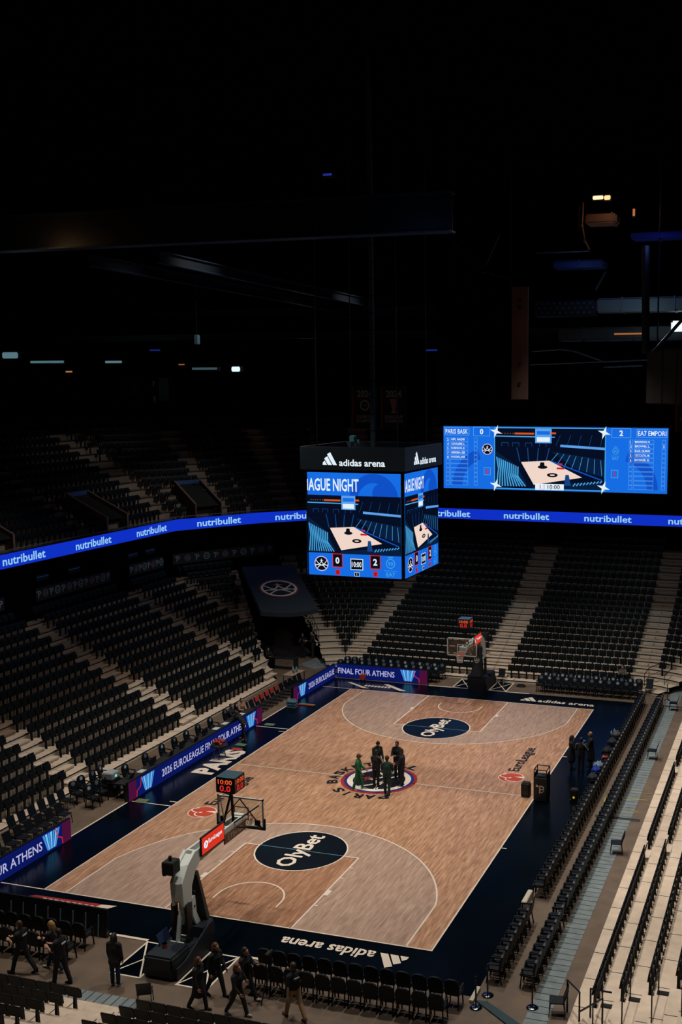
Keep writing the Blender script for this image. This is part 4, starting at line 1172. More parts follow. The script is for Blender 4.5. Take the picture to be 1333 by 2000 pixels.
dup(p, pt, (12.2, -16.3, 0), -PI / 2 + .2, 'single black chair beside the handrail at the camera-end corner')
dup(p, pt, (11.85, 6.7, 0), -PI / 2, 'single black chair on the walkway past the halfway line')
dup(p, pt, (11.9, 15.3, 0), -PI / 2, 'single black chair on the walkway at the far stanchion')
dup(p, pt, (.38, -19.4, 0), PI + .5, 'single black chair on the grey carpet behind the near hoop')
q = stack_chair('stacking_chair', (.9, 18.0, 0), 0, 'black chair with pale legs at the foot of the central stairs', 'loose chairs', legs=M_pale); qt = tree(q)
dup(q, qt, (10.1, 18.2, 0), 0, 'black chair with pale legs at the foot of the far bench-side stairs')
for i in range(8): dup(p, pt, (-10.75, -13.0 + .62 * i, 0), PI / 2, 'plain black chair behind OUR ATHENS board, front line, %s from the corner' % nth(i), 'plain chairs behind the near scoring-side board')
for i in range(6): dup(p, pt, (-11.7, -10.4 + .62 * i, 0), PI / 2, 'plain black chair against the stand, behind OUR ATHENS board, %s from the corner' % nth(i), 'plain chairs behind the near scoring-side board')
M_bib = mat('red_bib', (168, 40, 36), .8)
for i in range(12):
    y = 6.9 + .6 * i
    has = 2 <= i <= 6
    dup(p, pt, (-10.5, y, 0), PI / 2, 'plain black chair past the scoring table, %s from the table' % nth(i) if not has else 'plain black chair with a red bib over it, %s from the table' % nth(i), 'plain chairs past the scoring table')
    if has:
        b = MB(); b.hexa([(-.33, -.17, .62), (-.33, .17, .62), (-.2, .17, .62), (-.2, -.17, .62)], [(-.34, -.16, .885), (-.34, .16, .885), (-.27, .16, .885), (-.27, -.16, .885)])
        tag(b.build('red_bib', M_bib, None, loc=(-10.5, y, 0)), 'red bib hung on the %s chair past the scoring table' % nth(i), 'bib', 'red bibs on the chairs')
# ------------------------------------------------------------------ people
def remeshed(mb, vox, smooth=4):
    me = mb.mesh('tmp'); o = bpy.data.objects.new('tmp', me); COL.objects.link(o)
    r = o.modifiers.new('r', 'REMESH'); r.mode = 'VOXEL'; r.voxel_size = vox
    if smooth:
        q = o.modifiers.new('s', 'SMOOTH'); q.factor = 0.5; q.iterations = smooth
    dg = bpy.context.evaluated_depsgraph_get(); dg.update()
    out = bpy.data.meshes.new_from_object(o.evaluated_get(dg))
    bpy.data.objects.remove(o); bpy.data.meshes.remove(me)
    out.polygons.foreach_set('use_smooth', [True] * len(out.polygons))
    return out
def put_mesh(me, name, m, parent):
    me.materials.clear(); me.materials.append(m); me.name = name
    o = bpy.data.objects.new(name, me); COL.objects.link(o); o.parent = parent
    return o
def limb(mb, pts, rs, n=10):
    """tapered closed limb with round ends"""
    P = [Vector(p) for p in pts]; q = []; r = []
    d = (P[0] - P[1]).normalized()
    for f, k in ((.95, .3), (.6, .75)): q.append(P[0] + d * rs[0] * f); r.append(rs[0] * k)
    q += P; r += list(rs)
    d = (P[-1] - P[-2]).normalized()
    for f, k in ((.6, .75), (.95, .3)): q.append(P[-1] + d * rs[-1] * f); r.append(rs[-1] * k)
    mb.tube(q, r, n)
M_skin = mat('skin_light', (176, 128, 104), .6); M_skin2 = mat('skin_tan', (140, 98, 76), .6); M_skin3 = mat('skin_brown', (96, 64, 48), .6)
HAIR = dict(dark=mat('hair_dark', (20, 15, 13), .6), blond=mat('hair_blond', (150, 112, 70), .6), red=mat('hair_auburn', (84, 44, 32), .6), brown=mat('hair_brown', (58, 40, 30), .6))
CL = {}
def cloth(c): 
    if c not in CL: CL[c] = mat('fabric_%d_%d_%d' % c, c, .85)
    return CL[c]
def rot(ax, a): return Matrix.Rotation(a, 3, ax)
def person(loc, yaw, label, h=1.75, legs=((0, 0), (0, 0)), arms=((10, 8, 15), (10, 8, 15)), lean=0, head=(0, 0), top=(14, 15, 18), sleeves='long', bottom=(16, 17, 20), hair='dark', hlen=0.0,
           skin=None, sit=False, cap=None, stripe=None, back_print=None, coat=0.0, shoes=(20, 20, 22), group=None, zoff=0.0):
    """faces +Y. legs: (thigh forward, knee bend) degrees left,right; arms: (forward, out, elbow bend); lean forward degrees"""
    skin = skin or M_skin; R = math.radians
    t = tag(empty('person', loc, yaw), label, 'person', group)
    k = h / 1.75
    body = MB(); shirt = MB(); trou = MB(); shoe = MB()
    foot = []; LEG = []
    for sx, (a, b) in zip((-1, 1), legs):
        hip = Vector((sx * .092, 0, 0)); d1 = Vector((sx * .01, math.sin(R(a)), -math.cos(R(a)))); kn = hip + d1 * .43
        d2 = Vector((sx * .0, math.sin(R(a - b)), -math.cos(R(a - b)))); an = kn + d2 * .42
        LEG.append((hip, kn, an, R(a - b)))
    pz = max(.085 - an.z for _, _, an, _ in LEG) if not sit else .52 / k
    off = Vector((0, 0, pz))
    for (hip, kn, an, ang) in LEG:
        hip, kn, an = hip + off, kn + off, an + off
        limb(body, [hip, hip.lerp(kn, .5), kn, kn.lerp(an, .35), an], [.085, .07, .052, .052, .036])
        fd = rot('X', max(-.5, min(.5, ang * .6))) @ Vector((0, 1, 0))
        limb(body, [an + Vector((0, -.02, -.045)), an + fd * .14 + Vector((0, 0, -.055))], [.034, .028])
        limb(trou, [hip, hip.lerp(kn, .5), kn, kn.lerp(an, .4), an + Vector((0, 0, .0))], [.104, .09, .074, .07, .062])
        limb(shoe, [an + Vector((0, -.035, -.045)), an + fd * .09 + Vector((0, 0, -.05)), an + fd * .17 + Vector((0, 0, -.058))], [.044, .042, .034])
    TL = rot('X', -R(lean))
    up = lambda x, y, z: off + TL @ Vector((x, y, z))
    for tgt, e in ((body, 0), (shirt, .02)):
        limb(tgt, [up(0, 0, .06), up(0, .01, .2), up(0, .01, .36), up(0, 0, .46)], [.12 + e, .125 + e, .14 + e, .1 + e], 14)
        limb(tgt, [up(-.07, 0, .05), up(-.08, .01, .34)], [.095 + e, .095 + e]); limb(tgt, [up(.07, 0, .05), up(.08, .01, .34)], [.095 + e, .095 + e])
        limb(tgt, [up(-.165, 0, .445), up(0, 0, .475), up(.165, 0, .445)], [.062 + e, .075 + e, .062 + e])
    limb(body, [up(-.07, 0, -.02), up(.07, 0, -.02)], [.115, .115]); limb(trou, [up(-.07, 0, -.0), up(.07, 0, -.0)], [.125, .125]); limb(trou, [up(-.06, 0, .06), up(.06, 0, .06)], [.12, .12])
    if coat: limb(shirt, [up(0, 0, .05), off + Vector((0, 0, -coat * .5)), off + Vector((0, 0, -coat))], [.16, .19, .2], 14)
    limb(body, [up(0, .0, .46), up(0, .02, .6)], [.055, .052])
    # head
    hc = up(0, .035, .68); HR = TL @ rot('Z', R(head[0])) @ rot('X', -R(head[1]))
    H = lambda x, y, z: hc + HR @ Vector((x, y, z))
    body.ball(H(0, 0, .01), (.076, .094, .112), 14, rot=HR); body.ball(H(0, .03, -.055), (.055, .062, .062), 12, rot=HR)
    limb(body, [H(0, .09, .01), H(0, .112, -.018)], [.012, .016], 8); limb(body, [H(-.035, .084, .03), H(.035, .084, .03)], [.012, .012], 8)
    for sx in (-1, 1): body.ball(H(sx * .078, 0, -.0), (.014, .024, .034), 8, rot=HR)
    limb(body, [H(-.022, .09, -.052), H(.022, .09, -.052)], [.011, .011], 8)
    # arms and hands
    for sx, (fw, out, el) in zip((-1, 1), arms):
        sh = up(sx * .185, 0, .44)
        d1 = TL @ (rot('Y', -sx * R(out)) @ (rot('X', R(fw)) @ Vector((0, 0, -1)))); eb = sh + d1 * .29
        d2 = TL @ (rot('Y', -sx * R(out * .3)) @ (rot('Z', sx * R(min(el, 60) * .45)) @ (rot('X', R(fw + el)) @ Vector((0, 0, -1))))); wr = eb + d2 * .25
        limb(body, [sh, sh.lerp(eb, .5), eb, eb.lerp(wr, .3), wr], [.052, .048, .039, .04, .028])
        if sleeves == 'long': limb(shirt, [sh, eb, wr - d2 * .02], [.074, .06, .05])
        elif sleeves == 'short': limb(shirt, [sh, sh.lerp(eb, .72)], [.074, .066])
        # hand: palm, four bent fingers, thumb from the side of the palm
        side = d2.cross(Vector((0, 0, 1))); side = side.normalized() if side.length > .1 else Vector((1, 0, 0))
        front = Vector((0, 1, 0)); wd = (front - d2 * front.dot(d2)); wd = wd.normalized() if wd.length > .2 else Vector((0, 0, 1))
        pn = d2.cross(wd).normalized() * (-sx)
        limb(body, [wr + d2 * .02 + wd * .02, wr + d2 * .075 + wd * .022], [.022, .02], 8); limb(body, [wr + d2 * .02 - wd * .02, wr + d2 * .07 - wd * .022], [.022, .018], 8)
        for q, ln in zip((.034, .012, -.011, -.033), (.07, .08, .075, .058)):
            a = wr + d2 * .085 + wd * q; m_ = a + d2 * ln * .5 + pn * .008; e_ = m_ + d2 * ln * .36 + pn * .026
            limb(body, [a, m_, e_], [.0105, .0095, .0085], 6)
        a = wr + d2 * .03 + wd * .036; limb(body, [a, a + d2 * .03 + wd * .026 + pn * .012, a + d2 * .062 + wd * .03 + pn * .024], [.013, .0115, .0095], 6)
    for mb in (body, shirt, trou, shoe): mb.v = [(x * k, y * k, z * k + zoff) for x, y, z in [tuple(p) for p in mb.v]]
    put_mesh(remeshed(body, .0085, 2), 'body', skin, t)
    sh_o = put_mesh(remeshed(shirt, .016), 'jacket' if sleeves == 'long' else 'shirt', cloth(top), t)
    put_mesh(remeshed(trou, .016), 'trousers', cloth(bottom), t)
    put_mesh(remeshed(shoe, .012, 2), 'shoes', cloth(shoes), t)
    if hair:
        hb = MB()
        hb.ball(H(0, -.014, .036), (.088, .098, .1), 14, rot=HR)
        hb.ball(H(0, -.04, -.02), (.08, .072, .085), 12, rot=HR)
        if hlen:
            limb(hb, [H(0, -.06, .02), H(0, -.085, -.1), H(0, -.1, -.1 - hlen)], [.085, .085, .05])
            for sx in (-1, 1): limb(hb, [H(sx * .06, -.03, .03), H(sx * .082, -.02, -.08), H(sx * .08, -.04, -.06 - hlen * .8)], [.04, .042, .025])
        hb.v = [(x * k, y * k, z * k + zoff) for x, y, z in [tuple(p) for p in hb.v]]
        put_mesh(remeshed(hb, .014, 3), 'hair', HAIR[hair], t)
    if cap:
        cb_ = MB(); cb_.ball(H(0, -.005, .06), (.092, .102, .075), 14, rot=HR); limb(cb_, [H(-.045, .1, .06), H(.045, .1, .06)], [.03, .03]); limb(cb_, [H(-.03, .15, .052), H(.03, .15, .052)], [.025, .025])
        cb_.v = [(x * k, y * k, z * k + zoff) for x, y, z in [tuple(p) for p in cb_.v]]
        put_mesh(remeshed(cb_, .012, 2), 'cap', cloth(cap), t)
    if stripe:
        for sx, (fw, out, el) in zip((-1, 1), arms):
            sb_ = MB()
            sh = up(sx * .185, 0, .44); d1 = TL @ (rot('Y', -sx * R(out)) @ (rot('X', R(fw)) @ Vector((0, 0, -1)))); o_ = Vector((sx * .066, -.035, .0))
            limb(sb_, [sh + o_ + Vector((-sx * .08, -.02, .06)), sh + o_, sh + d1 * .29 + o_ * .8], [.013, .013, .013], 6)
            sb_.v = [(x * k, y * k, z * k + zoff) for x, y, z in [tuple(p) for p in sb_.v]]
            sb_.build('sleeve_stripe', cloth(stripe), sh_o, True)
    if back_print:
        pb = MB(); p = [up(x, -.158, z) for x, z in ((-.085, .36), (.085, .36), (.085, .405), (-.085, .405))]
        pb.hexa(p, [q + TL @ Vector((0, .02, 0)) for q in p]); pb.v = [(x * k, y * k, z * k + zoff) for x, y, z in [tuple(q) for q in pb.v]]
        pb.build('back_print', cloth((186, 196, 200)), sh_o)
    return t
FX_ = -PI / 2          # facing +X
# group of six on the centre circle
G6 = 'people talking on the centre circle'
person((-.44, -1.42, 0), FX_ + .15, 'person in bright green tracksuit and brown cap on the centre circle', 1.74, legs=((14, 4), (-12, 6)), arms=((18, 8, 40), (12, 8, 25)), top=(16, 92, 52), bottom=(20, 108, 60), hair='brown', cap=(84, 60, 48), head=(0, 12), shoes=(180, 170, 150), group=G6, skin=M_skin2)
person((-.25, .35, 0), FX_ - .7, 'person in black jacket with green and yellow sleeve stripe bowing head', 1.82, lean=8, head=(0, 30), top=(20, 34, 28), stripe=(140, 150, 60), bottom=(18, 22, 22), group=G6, arms=((20, 6, 30), (20, 6, 30)), skin=M_skin2)
person((.2, -.85, 0), -.1, 'person in black jacket with pale sleeve line, back to us, on centre emblem', 1.78, top=(14, 17, 24), stripe=(110, 120, 130), bottom=(14, 16, 20), group=G6, arms=((25, 8, 50), (25, 8, 50)), head=(0, 15))
person((1.05, -1.62, 0), .2, 'person in dark green jacket, back to us, nearest on centre emblem', 1.84, legs=((8, 6), (-8, 4)), top=(10, 52, 44), bottom=(12, 44, 40), group=G6, arms=((18, 10, 45), (18, 12, 40)), head=(0, 12), skin=M_skin3, cap=None)
person((.75, .45, 0), PI - .1, 'person all in black facing us, hands held together, on centre circle', 1.84, top=(13, 13, 15), bottom=(14, 14, 17), group=G6, arms=((28, 4, 75), (28, 4, 75)), skin=M_skin2)
person((1.32, -.42, 0), PI / 2 + .2, 'person in dark navy tracksuit at the bench side of centre circle', 1.8, top=(18, 24, 36), bottom=(18, 24, 36), group=G6, arms=((20, 6, 50), (20, 6, 50)), skin=M_skin2, head=(0, 10), cap=(16, 16, 18))
# three by the bench
G3 = 'three people talking by the bench chairs'
person((8.32, 4.05, 0), FX_ + .2, 'person with long dark hair in black coat holding blue cup by the sideline', 1.72, hlen=.22, coat=.45, top=(12, 13, 17), arms=((25, 6, 60), (25, 6, 80)), group=G3)
person((9.12, 4.75, 0), PI / 2 + .25, 'person with fair tied hair in long black coat holding blue cup', 1.74, hair='blond', coat=.55, top=(13, 14, 17), arms=((25, 6, 80), (20, 6, 60)), group=G3)
person((8.85, 3.7, 0), -.25, 'person in black tracksuit with white sleeve stripes, back to us, by bench', 1.76, top=(10, 13, 18), stripe=(190, 190, 185), arms=((20, 22, 60), (20, 22, 60)), group=G3)
M_cup = mat('blue_cup', (24, 92, 190), .4)
for lx, ly, z, lab in ((8.62, 4.1, 1.12, 'bright blue cup held by the person with long dark hair'), (8.82, 4.62, 1.15, 'bright blue cup held by the person with fair hair')):
    mb = MB(); mb.lathe([(.05, 0), (.075, .16), (.06, .17)], 14); tag(mb.build('paper_cup', M_cup, None, True, loc=(lx, ly, z)), lab, 'cup')
# people walking behind the near hoop
FL = PI / 2            # facing -X
person((-4.3, -19.0, 0), FL, 'person in black T-shirt with white back print striding past near seats, farthest left', 1.82, legs=((24, 8), (-22, 14)), arms=((20, 8, 75), (25, 8, 70)), sleeves='short', back_print=1, bottom=(15, 17, 22), hair='brown')
person((-3.5, -18.55, 0), FL + .1, 'person with long fair hair, black top and blue jeans passing the near chairs', 1.7, legs=((-16, 20), (20, 4)), arms=((25, 6, 70), (20, 6, 60)), hair='blond', hlen=.24, bottom=(24, 40, 62), shoes=(170, 160, 160))
person((-2.75, -19.15, 0), FL, 'person in black T-shirt with white back print walking behind fair-haired person', 1.84, legs=((14, 4), (-12, 8)), arms=((22, 8, 80), (30, 8, 70)), sleeves='short', back_print=1, bottom=(13, 14, 18), skin=M_skin)
person((-1.1, -18.75, 0), .1, 'person in black jacket and blue jeans, back to us, beside near corner box', 1.72, hlen=.12, arms=((4, 6, 10), (4, 6, 10)), bottom=(22, 40, 74), coat=.12, shoes=(120, 116, 110))
person((2.05, -19.15, 0), FX_ - .1, 'person with long auburn hair and black dress walking right of near hoop', 1.7, legs=((16, 6), (-16, 12)), arms=((-15, 14, 12), (10, 10, 15)), hair='red', hlen=.26, coat=.35)
person((2.15, -18.35, 0), FX_ - .2, 'person with auburn hair in black walking beside the padded hoop base', 1.76, legs=((18, 4), (-18, 10)), arms=((12, 8, 25), (-8, 10, 20)), hair='red', hlen=.1, bottom=(18, 20, 26))
person((3.3, -19.1, 0), FX_ - .15, 'person in black with dark red hair walking just before the camera operator', 1.68, legs=((20, 4), (-20, 12)), arms=((-24, 14, 20), (15, 10, 30)), hair='red', hlen=.12, shoes=(150, 140, 140))
person((3.1, -18.3, 0), FX_ - .1, 'person with long dark hair carrying the camera tripod', 1.76, legs=((24, 6), (-24, 14)), arms=((35, 10, 70), (10, 8, 20)), hlen=.26, bottom=(20, 22, 30), shoes=(170, 160, 150))
person((4.95, -18.75, 0), FL - .5, 'person in black T-shirt and beige trousers walking past the rear chairs', 1.8, legs=((22, 6), (-20, 12)), arms=((-12, 12, 10), (12, 10, 15)), sleeves='short', back_print=1, bottom=(150, 116, 84), hair='brown', shoes=(110, 36, 36))
# scoring table, tunnel mouth, end stand
person((-10.75, 5.2, 0), FX_, 'seated person in dark suit and blue tie at the scoring table', 1.74, legs=((85, 85), (85, 85)), arms=((35, 6, 60), (35, 6, 60)), sit=True, top=(18, 22, 32), stripe=None, hair='dark', zoff=-.02)
person((-10.75, 6.35, 0), FX_ - .5, 'seated person in beige shirt at the far end of scoring table', 1.74, legs=((85, 85), (85, 85)), arms=((30, 6, 50), (30, 6, 60)), sit=True, top=(150, 116, 92), hair='dark', zoff=-.02)
person((-9.0, 3.45, 0), PI / 2, 'person in black leaning over the scoring table from the court side', 1.72, lean=38, legs=((-6, 4), (14, 10)), arms=((82, 8, 10), (78, 8, 14)), hlen=.12, skin=M_skin2, shoes=(150, 110, 90))
person((-13.75, 20.2, 0), PI + .3, 'person with bare arms folded standing in the dark corner tunnel mouth', 1.76, arms=((30, 8, 100), (30, 8, 100)), sleeves='short', top=(30, 28, 30), hair='brown', bottom=(12, 13, 15))
person((-13.15, 20.45, 0), PI / 2 + .6, 'tall bald person in black standing in the tunnel mouth, looking down', 1.84, arms=((25, 6, 80), (25, 6, 70)), hair=None, head=(0, 20), bottom=(44, 40, 36))
person((-14.9, 17.35, 0), FX_ - .6, 'seated person in dark clothes at the table beside the tunnel', 1.72, legs=((85, 85), (85, 85)), arms=((40, 8, 60), (40, 8, 60)), sit=True, top=(16, 18, 22), hair='dark')
person((8.35, 19.02, end_z(0)), PI, 'person in grey hooded top sitting in the first row of end stand', 1.72, legs=((85, 85), (85, 85)), arms=((35, 10, 85), (35, 10, 85)), sit=True, top=(92, 88, 78), hair='brown', bottom=(40, 46, 44))
# ------------------------------------------------------------------ tunnel canopy
M_can = mat('canopy_cloth', (22, 34, 42), .7, vary=.15, scale=1)
cA, cB, cC_, cD = Vector((-19.9, 23.15, 5.55)), Vector((-16.85, 25.25, 5.55)), Vector((-12.5, 20.05, 3.55)), Vector((-15.72, 18.05, 3.55))
for sg in (1,):
    t = tag(empty('tunnel_canopy', (-16, 21, 0)), 'dark sloping canopy with round ball emblem over the corner tunnel', 'canopy')
    O = Vector((-16, 21, 0)); n_ = (cB - cA).cross(cD - cA).normalized()
    if n_.z < 0: n_ = -n_
    mb = MB(); N_ = 10; top = []; bot = []
    for i in range(N_ + 1):
        f = i / N_; e = (cC_ - cB).normalized(); bulge = math.sin(PI * f) * .38
        p = cD.lerp(cC_, f) + (cD - cA).normalized() * bulge; q = cA.lerp(cB, f); top.append((q - O, p - O))
    vs = [a for a, b in top] + [b for a, b in top] + [a - Vector((0, 0, .3)) for a, b in top] + [b - Vector((0, 0, .3)) for a, b in top]; n1 = N_ + 1
    fs = []
    for i in range(N_): fs += [(i, i + 1, n1 + i + 1, n1 + i), (2 * n1 + i, 3 * n1 + i, 3 * n1 + i + 1, 2 * n1 + i + 1), (n1 + i, n1 + i + 1, 3 * n1 + i + 1, 3 * n1 + i), (i, 2 * n1 + i, 2 * n1 + i + 1, i + 1)]
    fs += [(0, n1, 3 * n1, 2 * n1), (N_, 2 * n1 + N_, 3 * n1 + N_, n1 + N_)]
    mb.add(vs, fs); c = mb.build('canopy_sheet', M_can, t)
    U = (cB - cA).normalized(); V = -((cD - cA).normalized()); ctr = (cA + cB + cC_ + cD) / 4 + (cD - cA).normalized() * .25
    M_emb = {'r': mat('emblem_red', (120, 40, 48), .6), 'w': mat('emblem_white', (190, 186, 178), .6), 'g': mat('emblem_star', (190, 120, 96), .6), 'k': mat('emblem_ink', (8, 12, 18), .7)}
    d = Draw(ctr - O + n_ * .01, U, V, n_, step=.006); team_mark(d, 0, 0, 1.22, M_emb['w'], M_emb['w'], 2, star=M_emb['g'], fill=M_emb['k'], rim=M_emb['r']); d.build('emblem', None, c)
    mb = MB()
    for q in (cA, cB): mb.tube([q - O - Vector((0, 0, .2)), Vector((q.x, q.y, 3.2)) - O], .05)
    mb.tube([cD - O - Vector((0, 0, .2)), cA - O - Vector((0, 0, .2))], .05); mb.tube([cC_ - O - Vector((0, 0, .2)), cB - O - Vector((0, 0, .2))], .05)
    mb.build('canopy_frame', M_metalk, t)
# guard rail along the tunnel wall beside the corner block
def rail(pts, label, h=1.0, gap=.35, name='guard_rail', posts=True):
    t = tag(empty(name, pts[0]), label, 'railing'); o = Vector(pts[0])
    mb = MB(); mb.tube([Vector(p) - o + Vector((0, 0, h)) for p in pts], .025, 6); mb.tube([Vector(p) - o + Vector((0, 0, h * .5)) for p in pts], .015, 6); mb.build('hand_rail', M_metalk, t)
    for a, b in zip(pts[:-1], pts[1:]):
        a, b = Vector(a), Vector(b); n = max(1, int((b - a).to_2d().length / gap))
        for i in range(n):
            p = a.lerp(b, i / n) - o; mb = MB(); mb.tube([p, p + Vector((0, 0, h))], .02, 6); mb.build('post', M_metalk, t)
    return t
def on_wall(i):
    p = TR0 + TW * i + Vector((TW.y, -TW.x)) * .05; k = max(0.0, ((p - CC).length - 3.72) / END_D); return (p.x, p.y, end_z(int(min(k, 20))))
rail([on_wall(.2), on_wall(3), on_wall(6), on_wall(9.5)], 'black guard rail stepping up beside the corner tunnel', 1.05, .55)
for i in (2, 4, 6, 8, 10):
    a = PI / 2 + math.radians(16); r = 3.72 + END_D * i
    rail([(CC.x + math.cos(a) * r, CC.y + math.sin(a) * r, end_z(i - 1)), (CC.x + math.cos(a) * (r + 1.2), CC.y + math.sin(a) * (r + 1.2), end_z(i + 1))], 'short black stair rail in corner block, %s step pair' % nth(i // 2), .8, 1.2)
rail([(9.7, 18.9, .0), (9.9, 19.4, .3), (10.6, 19.9, .55)], 'black handrail at the foot of the far bench-side stairs', 1.0, .7)
rail([(10.9, 19.0, 0), (11.3, 19.6, .4)], 'black post rail at the far bench-side corner', 1.0, .5)
# camera-end handrail beside the bench stand stairs
t = tag(empty('stair_handrail', (12.45, -17.0, 0)), 'black zigzag handrail at the bench-side stand bottom stairs', 'railing')
mb = MB(); mb.tube([(0, .9, 0), (.0, .9, 1.0), (.5, .2, 1.1), (.5, .2, .2)], .03, 6); mb.tube([(.5, .2, .5), (1.3, -.6, 1.5), (1.3, -.6, .6)], .03, 6); mb.tube([(.8, .3, .3), (.8, .3, 1.2), (1.5, -.4, 1.6)], .03, 6); mb.build('rail_tube', M_metalk, t)
for k in range(1, 5):
    t = tag(empty('aisle_rail', (side_x(k) + .1, -17.2, side_z(k))), 'thin black aisle rail in the bench-side stairs, %s step up' % nth(k - 1), 'railing', 'aisle rails of bench-side stairs')
    mb = MB(); mb.tube([(0, .9, .0), (0, .9, .85), (0, -.6, .85), (0, -.6, 0)], .022, 6); mb.build('rail_tube', M_metalk, t)
    mb = MB(); mb.box(-.04, .3, .82, .98, 0, .05); mb.build('foot_plate', M_metalk, t)

# emblem panels on the wall above the last row
M_panel = mat('emblem_panel', (10, 15, 22), .6); M_pm = mat('panel_mark', (120, 132, 140), .6); M_pr = mat('panel_red', (110, 44, 48), .6)
def panel_row(a, b, z, n, label):
    a = Vector(a); b = Vector(b); U2 = (b - a).normalized(); N3 = Vector((U2.y, -U2.x, 0)); L_ = (b - a).length
    t = tag(empty('emblem_panel_row', (a.x, a.y, z)), label, 'wall panel', 'emblem panels above the last row')
    mb = MB(); f = lambda u, v, q: Vector((U2.x * u, U2.y * u, v)) + N3 * q
    mb.hexa([f(0, 0, 0), f(L_, 0, 0), f(L_, 0, -.1), f(0, 0, -.1)], [f(0, .75, 0), f(L_, .75, 0), f(L_, .75, -.1), f(0, .75, -.1)]); p = mb.build('panel', M_panel, t)
    d = Draw((0, 0, 0), (U2.x, U2.y, 0), (0, 0, 1), N3, step=.006)
    for i in range(n):
        u = L_ * (i + .5) / n
        if i % 2: d.ring(u, .4, .2, .25, M_pr if i % 4 == 1 else M_pm, 1, n=18); team_mark(d, u, .4, .19, M_pm, M_pm, 1)
        else: d.text('P', u - .1, .18, M_pm, 1, h=.42, bold=.02); d.poly([(u - .22, .5), (u - .1, .52), (u - .1, .6), (u - .2, .58)], M_pm, 1)
    d.build('emblem_print', None, p)
panel_row((-24.02, 6.5), (-24.02, 13.6), 5.9, 13, 'row of emblem panels above the middle seat block, nearest to us')
panel_row((-24.02, 15.6), (-24.02, 19.6), 5.9, 8, 'row of emblem panels above the corner seat block')
panel_row((-23.9, 20.6), (-19.6, 27.6), 5.9, 11, 'row of emblem panels above the tunnel canopy')
panel_row((-24.02, -4.0), (-24.02, 3.9), 5.9, 13, 'row of emblem panels at the left edge')
for y in (7.5, 10.4, 16.5, 18.5):
    t = tag(empty('wall_monitor', (-24.3, y, 7.0)), 'small dim monitor under the ribbon, %s along' % nth((7.5, 10.4, 16.5, 18.5).index(y)), 'monitor', 'monitors of the concourse bar')
    mb = MB(); mb.box(-.1, 0, -.55, .55, 0, .35); mb.build('casing', M_case, t); d = Draw((.002, 0, 0), (0, 1, 0), (0, 0, 1), (1, 0, 0)); d.rect(-.5, .2, .5, .25, G['night2'], 1); d.build('display', None, t)

# ------------------------------------------------------------------ vomitories of the upper tier
M_vom = mat('vomitory_wall', (96, 76, 62), .7); M_voi = mat('vomitory_shade', (14, 12, 12), .8); M_vr = mat('vomitory_rail', (120, 96, 84), .5)
def vomitory(p, ax, w, label):
    """p: front left corner on the tier front, ax: direction into the tier"""
    p = Vector(p); ax = Vector(ax).normalized(); sd_ = Vector((ax.y, -ax.x))
    if sd_.y < 0: sd_ = -sd_
    t = tag(empty('vomitory', (p.x, p.y, 8.6)), label, 'stair opening', 'stair openings in the upper tier')
    f = lambda a, b, z: (ax.x * a + sd_.x * b, ax.y * a + sd_.y * b, z - 8.6)
    for b0, b1 in ((-.12, 0), (w, w + .12)):
        mb = MB(); mb.hexa([f(0, b0, 8.3), f(3.1, b0, 8.3), f(3.1, b1, 8.3), f(0, b1, 8.3)], [f(0, b0, 9.95), f(3.1, b0, 11.45), f(3.1, b1, 11.45), f(0, b1, 9.95)]); mb.build('side_wall', M_vom, t)
        mb = MB(); m_ = (b0 + b1) / 2; mb.bar(f(0, m_, 9.97), f(3.1, m_, 11.47), .16, .06); mb.bar(f(0.02, m_, 8.9), f(.02, m_, 9.97), .14, .06, up=(1, 0, 0)); mb.build('coping', M_vr, t)
    mb = MB(); mb.hexa([f(.15, 0, 9.75), f(3.1, 0, 11.2), f(3.1, w, 11.2), f(.15, w, 9.75)][::1], [f(.15, 0, 9.8), f(3.1, 0, 11.25), f(3.1, w, 11.25), f(.15, w, 9.8)]); mb.build('opening_shade', M_voi, t)  # dark sheet across the stairwell stands in for its shade
    mb = MB(); mb.hexa([f(3.0, 0, 11.2), f(3.15, 0, 11.2), f(3.15, w, 11.2), f(3.0, w, 11.2)], [f(3.0, 0, 11.48), f(3.15, 0, 11.48), f(3.15, w, 11.48), f(3.0, w, 11.48)]); mb.build('lintel', mat('lintel_blue', (60, 84, 130), .4), t)
    return t
vomitory((-24.45, 3.35), (-1, 0), 2.05, 'stair opening in the upper tier at the left picture edge')
vomitory((-24.45, 14.2), (-1, 0), 2.05, 'stair opening in the upper tier left of the blue-lit seat')
vomitory((-23.35, 23.05), (-.863, .506), 1.95, 'stair opening in the upper tier closest to the scoreboard')

# ------------------------------------------------------------------ carpets, mats, walkway
M_carp = tread('walkway_boards', (108, 118, 118), 1, .35, .2); M_carp.name = 'walkway_boards'
mb = MB(); mb.box(11.42, 12.0, -24, 21, 0, .006)
mb2 = MB(); mb2.box(11.35, 12.02, -24, 20.5, 0, .012); tag(mb2.build('walkway_runner', M_carp), 'long grey walkway runner between bench chairs and the bench-side stand', 'carpet')
mb = MB(); mb.box(-9, 9.0, -19.75, -19.25, 0, .012); tag(mb.build('walkway_runner', tread('walkway_boards_x', (112, 122, 122), 0, .3, .2)), 'grey walkway runner in front of the near stand', 'carpet')
mb = MB(); mb.hexa([(-13.2, 18.4, 0), (-11.6, 17.6, 0), (-10.9, 19.2, 0), (-12.6, 23.0, 0)], [(-13.2, 18.4, .012), (-11.6, 17.6, .012), (-10.9, 19.2, .012), (-12.6, 23.0, .012)]); tag(mb.build('walkway_runner', M_carp), 'grey walkway runner leading into the corner tunnel', 'carpet')
